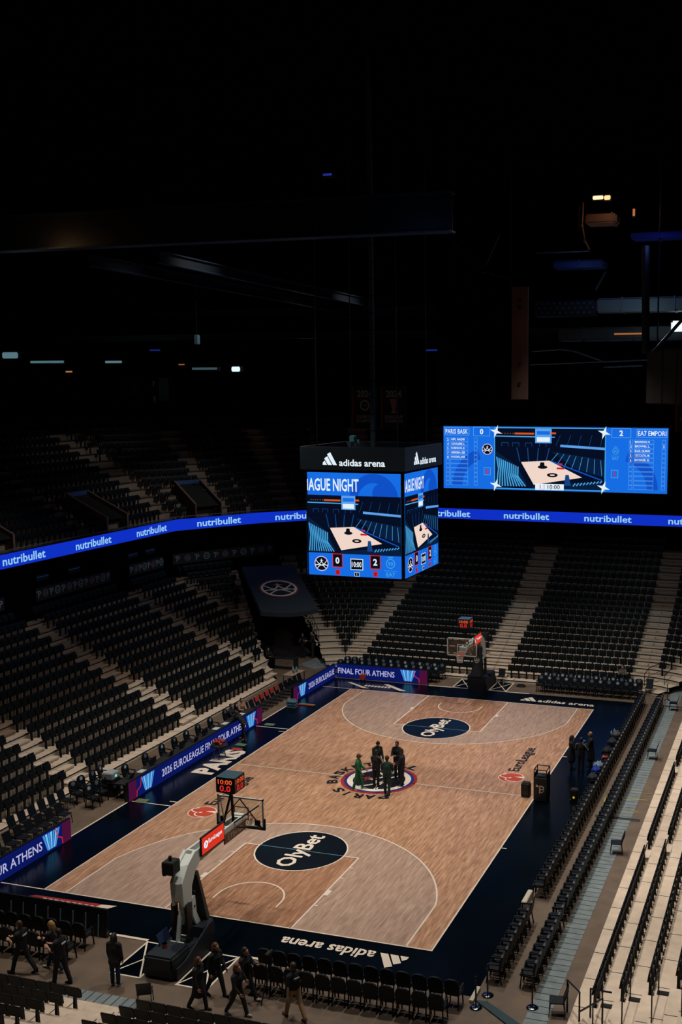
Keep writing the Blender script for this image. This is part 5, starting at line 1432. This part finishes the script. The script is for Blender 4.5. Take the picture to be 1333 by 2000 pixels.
mb = MB(); mb.hexa([(9.7, -16.35, 0), (10.1, -16.35, 0), (12.4, -17.9, 0), (12.0, -18.1, 0)], [(9.7, -16.35, .05), (10.1, -16.35, .05), (12.4, -17.9, .05), (12.0, -18.1, .05)]); tag(mb.build('cable_ramp', mat('ramp_teal', (24, 52, 58), .6)), 'dark teal cable ramp crossing the floor at the camera-end corner', 'cable ramp')
for y, lab in ((-1.3, 'black cable protector across the walkway near mid court'), (15.9, 'black cable protector across the walkway at the far stanchion')):
    mb = MB(); mb.hexa([(10.5, y - .12, 0), (12.4, y - .12, 0), (12.4, y + .12, 0), (10.5, y + .12, 0)], [(10.5, y - .05, .05), (12.4, y - .05, .05), (12.4, y + .05, .05), (10.5, y + .05, .05)]); tag(mb.build('cable_protector', M_black), lab, 'cable ramp')
M_yel = mat('yellow_tape', (176, 160, 40), .6)
d = Draw((0, 0, .014), (1, 0, 0), (0, 1, 0), (0, 0, 1)); d.line([(10.65, -.6), (10.55, .9), (12.4, 1.1)], .05, M_yel, 1); d.line([(11.5, 1.9), (12.5, 1.9)], .03, M_yel, 1); d.line([(11.4, -.4), (12.3, -.4)], .03, M_yel, 1)
d.box(12.395, 12.4, 1.09, 1.1, .012, .016, M_yel); tag(d.build('floor_tape', None), 'yellow floor tape angled across the walkway beside the bench chairs', 'tape')

# stanchions
M_chrome = mat('chrome', (190, 205, 220), .12, 1.0)
for x, y, lab in ((9.82, -16.68, 'chrome-footed stanchion at the near corner, left one of the pair'), (9.97, -15.95, 'chrome-footed stanchion at the near corner beside the first bench chair'), (11.42, -16.2, 'chrome-footed stanchion standing on the grey walkway'), (11.3, 17.2, 'chrome-footed stanchion at the far end of the walkway')):
    t = tag(empty('stanchion', (x, y, 0)), lab, 'stanchion'); mb = MB(); mb.lathe([(.19, 0), (.19, .02), (.12, .045), (.03, .06)], 24); mb.build('foot', M_chrome, t, True); mb = MB(); mb.tube([(0, 0, .05), (0, 0, .95)], .025, 10); mb.ball((0, 0, .97), .035); mb.build('post', M_metalk, t, True)
M_wbox = mat('white_case', (186, 176, 156), .6)
mb = MB(); mb.rbox(9.62, 9.8, -10.6, -9.6, 0, .4, .02); tag(mb.build('white_bench_box', M_wbox), 'long pale box in the gap of the bench chair row', 'box')
mb = MB(); mb.rbox(9.55, 9.68, -16.5, -15.7, 0, .1, .01); tag(mb.build('white_kerb_box', M_wbox), 'low pale strip at the near corner beside the stanchions', 'strip')

# rolling cabinet, loudspeaker, spotlight
t = tag(empty('rolling_cabinet', (7.88, -.22, 0)), 'tall black rolling cabinet with white P mark at the halfway line', 'cabinet')
mb = MB(); mb.box(-.3, .3, -.34, .34, .1, 1.12); mb.box(-.3, -.27, -.34, .34, 1.12, 1.3); mb.box(.27, .3, -.34, .34, 1.12, 1.3); cab = mb.build('body', mat('cabinet_black', (8, 15, 22), .5), t)
mb = MB()
for a, b in (((-.28, -.32), (.28, -.32)), ((-.28, .32), (.28, .32)), ((-.28, -.32), (-.28, .32)), ((.28, -.32), (.28, .32))): mb.bar((a[0], a[1], 1.5), (b[0], b[1], 1.5), .035)
for sx in (-.28, .28):
    for sy in (-.32, .32): mb.bar((sx, sy, 1.1), (sx, sy, 1.52), .035)
mb.build('rail_frame', M_metalk, t)
mb = MB(); mb.rbox(-.2, .2, -.22, .2, 1.12, 1.2, .02); mb.box(0, .16, -.1, .1, 1.2, 1.24); mb.build('tray', mat('tray_dark', (26, 32, 40), .5), t)
d = Draw((0, -.342, .62), (1, 0, 0), (0, 0, 1), (0, -1, 0)); d.text('P', -.04, -.18, M_white, 1, h=.36, bold=.0); d.ring(.02, .0, .13, .155, M_white, 1, n=24, a0=-1.5, a1=2.2); d.poly([(-.2, .12), (-.08, .1), (-.1, .18), (-.18, .22)], M_white, 1); d.build('mark', None, cab)
for sx in (-.24, .24):
    for sy in (-.28, .28): mb = MB(); mb.tube([(sx - .03, sy, .05), (sx + .03, sy, .05)], .05, 12); mb.build('caster', M_black, t)
t = tag(empty('loudspeaker', (7.1, .0, 0)), 'small black loudspeaker standing on the halfway line', 'loudspeaker'); mb = MB(); mb.rbox(-.2, .2, -.18, .18, 0, .68, .05, seg=3); mb.build('cabinet', M_black, t); d = Draw((0, -.182, .34), (1, 0, 0), (0, 0, 1), (0, -1, 0)); d.disc(0, -.12, .13, M_metalk, 1); d.disc(0, .18, .07, M_metalk, 1); d.build('driver', None, t)
t = tag(empty('stage_lamp', (9.3, .05, 0)), 'black floor lamp with a yellow dot before the bench chairs', 'lamp'); mb = MB(); mb.rbox(-.16, .16, -.16, .16, .1, .6, .04); mb.build('housing', M_black, t); mb = MB(); mb.box(-.2, .2, -.14, .14, 0, .1); mb.build('foot', M_black, t); mb = MB(); mb.ball((0, -.17, .25), .05); mb.build('indicator', glow('lamp_yellow', (190, 160, 30)), t)
# bags and clothing left on the bench chairs
def bag(x, y, c, label, s=1.0):
    t = tag(empty('backpack', (x - .06, y, .495)), label, 'bag'); mb = MB(); mb.rbox(-.17 * s, .17 * s, -.2 * s, .2 * s, 0, .42 * s, .09, seg=3); mb.build('pouch', cloth(c), t, True); mb = MB(); mb.rbox(-.24 * s, -.15 * s, -.15 * s, .15 * s, .03, .24 * s, .03); mb.build('front_pocket', cloth(tuple(int(v * .7) for v in c)), t); mb = MB(); mb.tube([(0, -.08, .4 * s), (0, -.05, .49 * s), (0, .05, .49 * s), (0, .08, .4 * s)], .015, 6); mb.build('handle', M_black, t)
bag(9.9, 3.0, (120, 140, 156), 'pale grey bag on the bench chairs, beside the blue one'); bag(9.88, 2.45, (20, 60, 170), 'bright blue bag on the bench chairs', .9); bag(9.9, 5.2, (22, 24, 28), 'black bag with red jacket on the bench chairs'); bag(9.92, 1.4, (40, 48, 60), 'slate bag on the bench chairs above the yellow tape'); bag(9.92, 7.8, (70, 74, 78), 'grey bag farthest along the bench chairs'); bag(9.92, 6.6, (30, 36, 42), 'charcoal bag between grey and black ones')
mb = MB(); mb.rbox(9.68, 9.95, 4.55, 5.0, .48, .56, .03); tag(mb.build('folded_jacket', cloth((160, 54, 40)), None), 'folded red jacket on the bench chairs', 'jacket')
mb = MB(); mb.lathe([(.035, 0), (.035, .18), (.015, .22), (.015, .25)], 10)
for x, y, lab in ((9.35, 4.5, 'pale bottle on the apron before the red jacket'), (9.3, 9.6, 'pale bottle on the apron at the far bench chairs'), (9.4, 9.95, 'second pale bottle at the far bench chairs')):
    tag(MB().lathe([(.05, 0), (.05, .22), (.02, .27), (.02, .31)], 10).build('water_bottle', mat('bottle_pale', (150, 170, 180), .3), None, True, loc=(x, y, .012)), lab, 'bottle')

# scoring table
t = tag(empty('scoring_table', (-10.1, .3, 0)), 'long black scoring table behind the longest LED board', 'table')
mb = MB(); mb.box(-.28, .3, -6.0, 6.1, .7, .75); mb.build('tabletop', M_black, t); mb = MB(); mb.box(.2, .26, -6.0, 6.1, .05, .7); mb.build('front_skirt', M_black, t)
for k in range(7): mb = MB(); mb.box(-.26, -.2, -5.9 + k * 1.95, -5.84 + k * 1.95, 0, .7); mb.build('leg', M_metalk, t)
M_paper = mat('paper', (176, 180, 176), .7); M_lap = mat('laptop_shell', (24, 27, 32), .4)
for i, (y, ty) in enumerate(((-4.9, 'l'), (-4.0, 'p'), (-3.1, 'm'), (-1.7, 'l'), (-.6, 'm'), (.5, 'l'), (1.5, 'm'), (2.6, 'p'), (3.5, 'p'), (4.3, 'l'), (5.2, 'p'))):
    if ty == 'l':
        t = tag(empty('laptop', (-10.15, y, .75), PI / 2), 'open dark laptop on the scoring table, %s item from the near end' % nth(i), 'laptop', 'laptops on the scoring table'); mb = MB(); mb.rbox(-.17, .17, -.12, .12, 0, .02, .005); mb.build('keyboard_base', M_lap, t); mb = MB(); mb.hexa([(-.17, -.13, .02), (.17, -.13, .02), (.17, -.12, .02), (-.17, -.12, .02)], [(-.17, -.2, .24), (.17, -.2, .24), (.17, -.19, .24), (-.17, -.19, .24)]); mb.build('lid', M_lap, t)
    elif ty == 'p': tag(MB().rbox(-.15, .15, -.21, .21, 0, .02, .005).build('paper_stack', M_paper, None, loc=(-10.12, y, .75)), 'white papers lying on the scoring table, %s item from the near end' % nth(i), 'paper', 'papers on the scoring table')
    else:
        t = tag(empty('desk_monitor', (-10.1, y, .75), PI / 2), 'black desk monitor on the scoring table, %s item from the near end' % nth(i), 'monitor', 'monitors on the scoring table'); mb = MB(); mb.box(-.25, .25, -.02, .02, .08, .36); mb.build('panel', M_lap, t); mb = MB(); mb.box(-.1, .1, -.08, .08, 0, .015); mb.box(-.02, .02, -.01, .03, .01, .15); mb.build('stand', M_lap, t)
t = tag(empty('copier', (-10.9, -5.2, 0)), 'white printer with a lit button on a stand behind the scoring table', 'printer'); mb = MB(); mb.rbox(-.28, .28, -.3, .3, .78, 1.08, .03); mb.build('body', mat('printer_white', (150, 156, 156), .5), t); mb = MB(); mb.box(-.28, .28, -.3, .3, .0, .78); mb.build('stand', M_black, t); mb = MB(); mb.box(.281, .286, -.08, .06, .86, .98); mb.build('button', glow('button_teal', (120, 220, 200)), t)
for i, y in enumerate((-3.9, -2.3, -.9, .2, 1.3, 2.4, 3.6, 5.15, 6.4)):
    chair((-10.85, y, 0), PI / 2, 'logo chair behind the scoring table, %s from the near end' % nth(i), 'chairs behind the scoring table', i % 2 == 0)
# round side table with red flowers in front of the board
t = tag(empty('side_table', (-8.75, .55, 0)), 'round black side table before the FINAL FOUR lettering', 'table'); mb = MB(); mb.lathe([(.42, .62), (.42, .7), (.4, .72)], 24); mb.build('top', M_black, t)
for k in range(3): a = k * 2.1; mb = MB(); mb.bar((.25 * math.cos(a), .25 * math.sin(a), .62), (.36 * math.cos(a), .36 * math.sin(a), .012), .035); mb.build('leg', M_grl, t)
M_rf = mat('flower_red', (150, 52, 46), .7)
mb = MB(); random.seed(3)
for k in range(16): mb.ball((random.uniform(-.3, .3), random.uniform(-.3, .3), .06 + random.uniform(0, .12)), .085, 8)
tag(mb.build('red_flowers', M_rf, None, True, loc=(-8.75, .55, .72)), 'heap of dull red flowers on the round side table', 'flowers', kind='stuff')
for x, y, c, nm, lab in ((-8.55, 1.9, (150, 44, 34), 'floor_pad', 'small red pad on the apron beside the leaning person'), (-8.7, 2.6, (60, 100, 66), 'floor_pad', 'small green pad on the apron beside the leaning person'), (-8.9, 6.1, (70, 104, 80), 'floor_pad', 'green pad on the apron past the scoring table'), (-9.1, -5.5, (84, 104, 60), 'floor_pad', 'olive pad on the apron before the scoring table')):
    tag(MB().rbox(-.28, .28, -.18, .18, 0, .03, .008).build(nm, mat('pad_%d' % c[0], c, .7), None, loc=(x, y, .012)), lab, 'pad')
for dx, c, lab in ((0, (120, 130, 40), 'yellow-green bar lying on the apron by the blue crate'), (.16, (150, 50, 36), 'red bar lying on the apron by the blue crate')):
    tag(MB().rbox(-.5, .5, -.06, .06, 0, .05, .01).build('floor_bar', mat('bar_%d' % c[0], c, .6), None, loc=(-8.6, 10.15 - dx, .012)), lab, 'bar')
t = tag(empty('water_crate', (-9.22, 9.45, .012)), 'pale blue crate of bottles at the end of the far LED board', 'crate'); mb = MB()
for z in (0, .14, .28): mb.rbox(-.28, .28, -.2, .2, z, z + .1, .015)
mb.build('shell', mat('crate_blue', (86, 124, 140), .4), t)
mb = MB()
for a in (-.18, 0, .18):
    for b in (-.1, .1): mb.tube([(a, b, .38), (a, b, .48)], .045, 8)
mb.build('bottle_tops', mat('bottle_tops', (120, 160, 176), .3), t)
t = tag(empty('orange_cone_box', (-7.4, 15.6, .012)), 'small orange box on legs before the FINAL FOUR ATHENS lettering', 'box'); mb = MB(); mb.rbox(-.16, .16, -.14, .14, .2, .52, .02); mb.build('box', mat('box_orange', (190, 64, 34), .5), t)
for sx in (-.12, .12): mb = MB(); mb.box(sx - .02, sx + .02, -.05, .05, 0, .2); mb.build('leg', M_black, t)
t = tag(empty('side_table', (-11.35, 14.0, 0)), 'pale table with bottles beside the corner tunnel', 'table'); mb = MB(); mb.box(-.4, .4, -.75, .75, .7, .74); mb.build('top', mat('table_pale', (150, 130, 110), .6), t)
for sx in (-.36, .36):
    for sy in (-.7, .7): mb = MB(); mb.box(sx - .02, sx + .02, sy - .02, sy + .02, 0, .7); mb.build('leg', M_grl, t)
for i, (dx, dy) in enumerate(((-.1, .1), (.1, .2), (0, .35), (-.2, .3), (.05, -.1))): tag(MB().lathe([(.06, 0), (.06, .2), (.025, .26), (.025, .3)], 10).build('water_bottle', mat('bottle_teal', (120, 150, 156), .3), None, True, loc=(-11.35 + dx, 14.0 + dy, .74)), 'teal bottle on the pale corner table, %s of the cluster' % nth(i), 'bottle', 'bottles on the corner table')
t = tag(empty('desk', (-13.7, 17.3, 0)), 'dark desk with screens at the tunnel mouth', 'table'); mb = MB(); mb.box(-.9, .9, -.35, .35, .72, .76); mb.build('top', M_black, t)
for sx in (-.85, .85): mb = MB(); mb.box(sx - .03, sx + .03, -.3, .3, 0, .72); mb.build('leg', M_metalk, t)
for i, dx in enumerate((-.55, 0, .55)):
    t = tag(empty('desk_monitor', (-13.7 + dx, 17.3, .76), .3), 'small screen on the dark tunnel desk, %s of three' % nth(i), 'monitor', 'screens on the tunnel desk'); mb = MB(); mb.box(-.22, .22, -.02, .02, .06, .34); mb.build('panel', M_lap, t); mb = MB(); mb.box(-.08, .08, -.06, .06, 0, .06); mb.build('stand', M_lap, t)
# camera on tripod at the near chairs
t = tag(empty('camera_tripod', (3.75, -18.0, 0)), 'black video camera on a tripod beside the near chairs', 'camera')
mb = MB(); mb.rbox(-.06, .06, -.15, .1, 1.36, 1.48, .02); mb.tube([(0, .1, 1.42), (0, .22, 1.42)], .04, 12); mb.build('camera_body', M_black, t)
mb = MB(); mb.tube([(0, 0, .8), (0, 0, 1.36)], .03, 8); mb.build('column', M_black, t)
for k in range(3): a = k * 2.1 + .4; mb = MB(); mb.tube([(0, 0, 1.1), (.45 * math.cos(a), .45 * math.sin(a), 0)], .018, 6); mb.build('leg', M_black, t)
t = tag(empty('cable_coil', (2.3, 17.6, 0)), 'black coiled cable on the floor beside the far corner box', 'cable'); mb = MB()
for k in range(3): mb.tube([((.3 - .04 * k) * math.cos(2 * PI * i / 20), (.22 - .03 * k) * math.sin(2 * PI * i / 20), .03 + .03 * k) for i in range(20)], .02, 6, closed=True)
mb.build('coil', M_black, t)

# ------------------------------------------------------------------ roof steel, ducts and lamps
M_steel = mat('roof_steel', (26, 36, 48), .45, .3); M_duct = mat('roof_duct', (60, 66, 72), .4, .4); M_warm_plate = mat('warm_lit_plate', (70, 46, 34), .7)  # edge plate: warm light is put into the steel's colour
def beam(a, b, w, h, label, cat='roof beam', name='roof_beam', m=None):
    t = tag(empty(name, a), label, cat); A0 = Vector((0, 0, 0)); B0 = Vector(b) - Vector(a); mb = MB()
    mb.bar(A0, B0, w, .06); mb.bar(A0 + Vector((0, 0, h)), B0 + Vector((0, 0, h)), w, .06); mb.build('flange', m or M_steel, t)
    mb = MB(); mb.bar(A0 + Vector((0, 0, h / 2)), B0 + Vector((0, 0, h / 2)), .04, h); mb.build('web', M_metalk, t)
beam((-34, -5.5, 24), (5.5, -5.5, 24), .7, 1.4, 'broad dark roof beam crossing over the near half court')
beam((-36, 37.6, 24), (20, 37.6, 24), .5, .8, 'thin dark roof beam over the far end')
beam((-14.6, 0, 24), (-15.6, 31.4, 24), .3, .5, 'lengthwise roof beam over the scoring-table stand')
beam((-10.7, 0, 24), (-11.7, 31, 24), .3, .5, 'lengthwise roof beam nearer to the scoreboard')
beam((-40, 30, 22), (16, 30, 22), .25, .4, 'slender roof beam just above the banners')
t = tag(empty('hanging_device', (-12.5, 6, 20.5)), 'small grey device hanging on a thin rod from the roof', 'fixture'); mb = MB(); mb.tube([(0, 0, .5), (0, 0, 12.5)], .02, 6); mb.build('rod', M_metalk, t); mb = MB(); mb.rbox(-.12, .12, -.12, .12, 0, .5, .03); mb.build('housing', mat('device_grey', (110, 140, 150), .5), t)
def at(x, y, Y):
    """the point on the vertical plane y = Y seen at that place"""
    d = cam.rotation_euler.to_matrix() @ Vector(((x - 930.9) / 2105.0, -(y - 1054.97) / 2105.0, -1.0)); return cam.location + d * ((Y - cam.location.y) / d.y)
p = at(1000, 780, 16); q = at(1033, 560, 16)
t = tag(empty('drape_tower', (p.x, 16, p.z)), 'tall black housing with warm-lit edge hanging left of the lit roof ducts', 'housing'); mb = MB(); L_ = at(855, 780, 16).x - p.x
mb.box(L_, 0, 0, 3, -.5, q.z - p.z); mb.build('black_drape', M_dark, t); mb = MB(); mb.box(0.02, q.x - p.x, -.15, .1, 0, q.z - p.z); e_ = mb.build('edge_plate', M_warm_plate, t)
for x_ in (L_ + .5, -.5): mb = MB(); mb.tube([(x_, 1.5, q.z - p.z), (x_, 1.5, 33 - p.z)], .04, 6); mb.build('suspension_cable', M_metalk, t)
mb = MB()
for z in (.9, 2.0, 5.2, 5.6): mb.tube([(.5, -.16, z), (.5, -.2, z)], .1, 10)
mb.build('bolt', mat('bolt_dark', (20, 14, 12), .5), e_)
def duct(x0, y0, x1, y1, Y, label, m, depth=1.5, holes=False):
    a = at(x0, y1, Y); b = at(x1, y0, Y); t = tag(empty('roof_duct', (a.x, Y, a.z)), label, 'duct'); w, h = b.x - a.x, b.z - a.z
    mb = MB(); mb.rbox(0, w, 0, depth, 0, h, min(.1, h * .2)); mb.build('casing', m, t)
    if holes:
        mb = MB(); n = int(w / .38)
        for i in range(n):
            for j in range(3): mb.tube([(.2 + i * .38 + (j % 2) * .19, -.03, h * (.2 + .3 * j)), (.2 + i * .38 + (j % 2) * .19, .02, h * (.2 + .3 * j))], .05, 6)
        mb.build('bolt_heads', mat('bolt_heads', (120, 136, 144), .3, .6), t)
    else:
        mb = MB()
        for i in range(1, int(w / 1.6) + 1): mb.box(i * 1.6 - .04, i * 1.6 + .04, -.04, depth + .04, -.04, h + .04)
        mb.build('seam_band', m, t)
    return t
duct(1165, 578, 1345, 610, 22, 'pale flat duct high above the wall screen', mat('duct_pale', (86, 104, 116), .5), holes=False)
duct(1042, 585, 1165, 618, 22, 'perforated dark beam left of the pale duct', M_steel, holes=True)
duct(1090, 636, 1345, 666, 24, 'long dim duct below the pale one', mat('duct_dim', (44, 52, 58), .5), holes=False)
duct(1080, 506, 1180, 524, 20, 'blue-lit duct end under the orange recess', mat('duct_blue_lit', (36, 56, 110), .4))  # blue light on the duct is put into its colour
duct(1232, 450, 1345, 466, 18, 'blue-lit duct at the right edge near the roof lamp', mat('duct_blue_lit2', (26, 40, 120), .4))  # blue tint of the light painted into this casing too
duct(1142, 415, 1205, 437, 18, 'orange-lit box below the double roof lamp', mat('recess_warm_lit', (120, 84, 62), .6))  # orange lamp light is put into the beige duct's colour
for x, y, Y, w, h, c, k, lab in ((1169, 386, 18, .3, .1, (255, 205, 150), 2.0, 'warm roof lamp, left of the close pair'), (1187, 386, 18, .18, .12, (255, 190, 130), 1.6, 'warm roof lamp, right of the close pair'), (1328, 637, 24, .5, .32, (214, 236, 246), 2.2, 'bright white roof lamp at the right edge'),
    (461, 721, 24, 0.33, 0.17, (190, 220, 240), 1.6, 'bright small white lamp over the upper tier'), (92, 707, 24, 1.48, 0.08, (96, 136, 146), .6, 'long pale light strip high on the left'), (20, 694, 24, 0.70, 0.23, (100, 136, 146), .7, 'pale light panel at the left edge'), (8, 716, 24, 0.39, 0.27, (90, 130, 140), .8, 'second pale light panel at the left edge'), (222, 707, 24, 0.70, 0.08, (110, 146, 154), .6, 'short pale light strip right of the long one'),
    (80, 726, 24, 0.27, 0.05, (180, 120, 70), 1.0, 'small amber lamp under the long light strip'), (135, 726, 24, 0.27, 0.05, (180, 120, 70), 1.0, 'second small amber lamp under the long light strip'), (400, 720, 24, 1.01, 0.08, (70, 96, 104), .6, 'dim light strip beside the small white lamp'), (355, 712, 24, 0.23, 0.04, (170, 90, 40), .8, 'tiny amber lamp left of the dim strip'), (1239, 415, 18, .06, .2, (200, 120, 70), .8, 'slim amber lamp right of the roof lamp pair'),
    (1228, 652, 24, .9, .05, (180, 110, 60), .8, 'amber glow strip on the dim duct'), (640, 341, 10, .25, .05, (36, 50, 150), .8, 'tiny blue lamp in the dark roof'), (845, 684, 36, .5, .06, (24, 40, 130), .8, 'small blue lamp above the banners'), (303, 684, 36, .5, .06, (24, 40, 130), .7, 'small blue lamp over the upper tier'), (370, 94, 6, .6, .05, (60, 90, 130), .8, 'faint blue-white strip lamp high in the roof')):
    c_ = at(x, y, Y); t = tag(empty('roof_lamp', (c_.x, Y, c_.z)), lab, 'lamp'); mb = MB(); mb.box(-w - .06, w + .06, .02, .4, -h - .06, h + .06); mb.build('housing', M_black, t)
    mb = MB(); mb.rbox(-w, w, -.06, .03, -h, h, min(w, h) * .3); mb.build('lens', glow('lens_%d_%d' % (x, y), c, k), t)
M_pipe = mat('pipe_steel', (58, 70, 80), .4, .5); M_copper = mat('conduit_copper', (120, 84, 60), .4, .5)
def pipe(pts, Y, r, label, m):
    P = [at(x, y, Y) for x, y in pts]; t = tag(empty('roof_pipe', P[0]), label, 'pipe'); mb = MB(); mb.tube([p - P[0] for p in P], r, 8); mb.build('tube', m, t)
    for q in P[1:-1]: mb = MB(); mb.ball(q - P[0], r * 1.8, 8); mb.build('joint', m, t)
pipe([(1140, 395), (1138, 440), (1143, 470), (1152, 487)], 18.2, .06, 'copper conduit bending down beside the double roof lamp', M_copper)
pipe([(1133, 402), (1132, 448)], 18.4, .05, 'short copper conduit left of the bending one', M_copper)
pipe([(1048, 494), (1152, 490)], 18.6, .05, 'thin level pipe below the copper conduit', M_pipe)
pipe([(1184, 530), (1164, 566)], 21, .07, 'slanting pale rod under the blue-lit duct', M_pipe)
pipe([(976, 458), (948, 520)], 18, .06, 'slanting pale rod left of the copper conduit', M_pipe)
pipe([(870, 455), (946, 530), (1000, 545)], 19, .06, 'dark bent pipe leading to the black housing', M_pipe)
pipe([(1036, 712), (1190, 706), (1333, 700)], 25, .05, 'long thin pipe above the right half of the wall screen', M_pipe)
pipe([(1040, 686), (1098, 682), (1124, 686), (1180, 706)], 25, .05, 'wavy cable above the wall screen', M_pipe)
pipe([(1180, 717), (1256, 714)], 25, .06, 'short pipe end above the right part of the wall screen', M_pipe)
pipe([(1262, 480), (1262, 690)], 17, .22, 'thick dark hanging pole at the right', M_black)
pipe([(1333, 625), (1275, 690)], 17, .1, 'slanting brace joining the thick dark pole', M_metalk)
c_ = at(1262, 790, 17.5); t = tag(empty('hanging_speaker', (c_.x, 17.5, c_.z)), 'big dark brownish loudspeaker box hanging at the right edge', 'loudspeaker'); mb = MB(); mb.rbox(0, 2.6, 0, 1.5, 0, 3.2, .08); mb.build('cabinet', mat('speaker_brown', (40, 32, 28), .6), t)
for x_ in (.9, 1.7): mb = MB(); mb.box(x_ - .03, x_ + .03, -.04, 0, .1, 3.1); mb.build('front_strip', M_metalk, t)
mb = MB(); mb.tube([(.5, .7, 3.2), (.5, .7, 33 - c_.z)], .05, 6); mb.build('suspension_cable', M_metalk, t)
# warm and blue lamps that light the roof steel around them
for x, y, Y, c, e in ((1185, 400, 16.5, (1, .6, .32), 22), (1040, 640, 14.5, (1, .55, .35), 5), (1120, 530, 18, (.2, .35, 1), 26), (1280, 480, 16.5, (.15, .25, 1), 30), (1250, 625, 19.5, (.6, .85, 1), 60), (60, 700, 22, (.6, .85, .95), 40), (20, 470, -7.5, (1, .55, .25), 18), (760, 470, -8, (.2, .35, .9), 22), (270, 760, 28.5, (.6, .85, .95), 6), (600, 740, 35, (1, .5, .3), 20)):
    l_ = bpy.data.lights.new('roof_glow', 'POINT'); l_.energy = e; l_.color = c; l_.shadow_soft_size = .15; o = bpy.data.objects.new('roof_glow', l_); COL.objects.link(o); o.location = at(x, y, Y)
t = tag(empty('loudspeaker_cluster', at(300, 760, 30)), 'grey loudspeaker cluster hung over the upper tier', 'loudspeaker'); mb = MB(); mb.hexa([(-.9, 0, 0), (-.2, 0, -.6), (-.2, .8, -.6), (-.9, .8, 0)], [(-1.0, 0, .7), (.1, 0, .6), (.1, .8, .6), (-1.0, .8, .7)]); mb.rbox(-.3, .1, .0, .7, -1.1, -.5, .05); mb.build('cabinet', mat('speaker_grey', (70, 84, 90), .5), t); mb = MB(); mb.box(.3, 1.2, .3, 1.2, -.9, .9); mb.build('rear_cabinet', M_black, t)
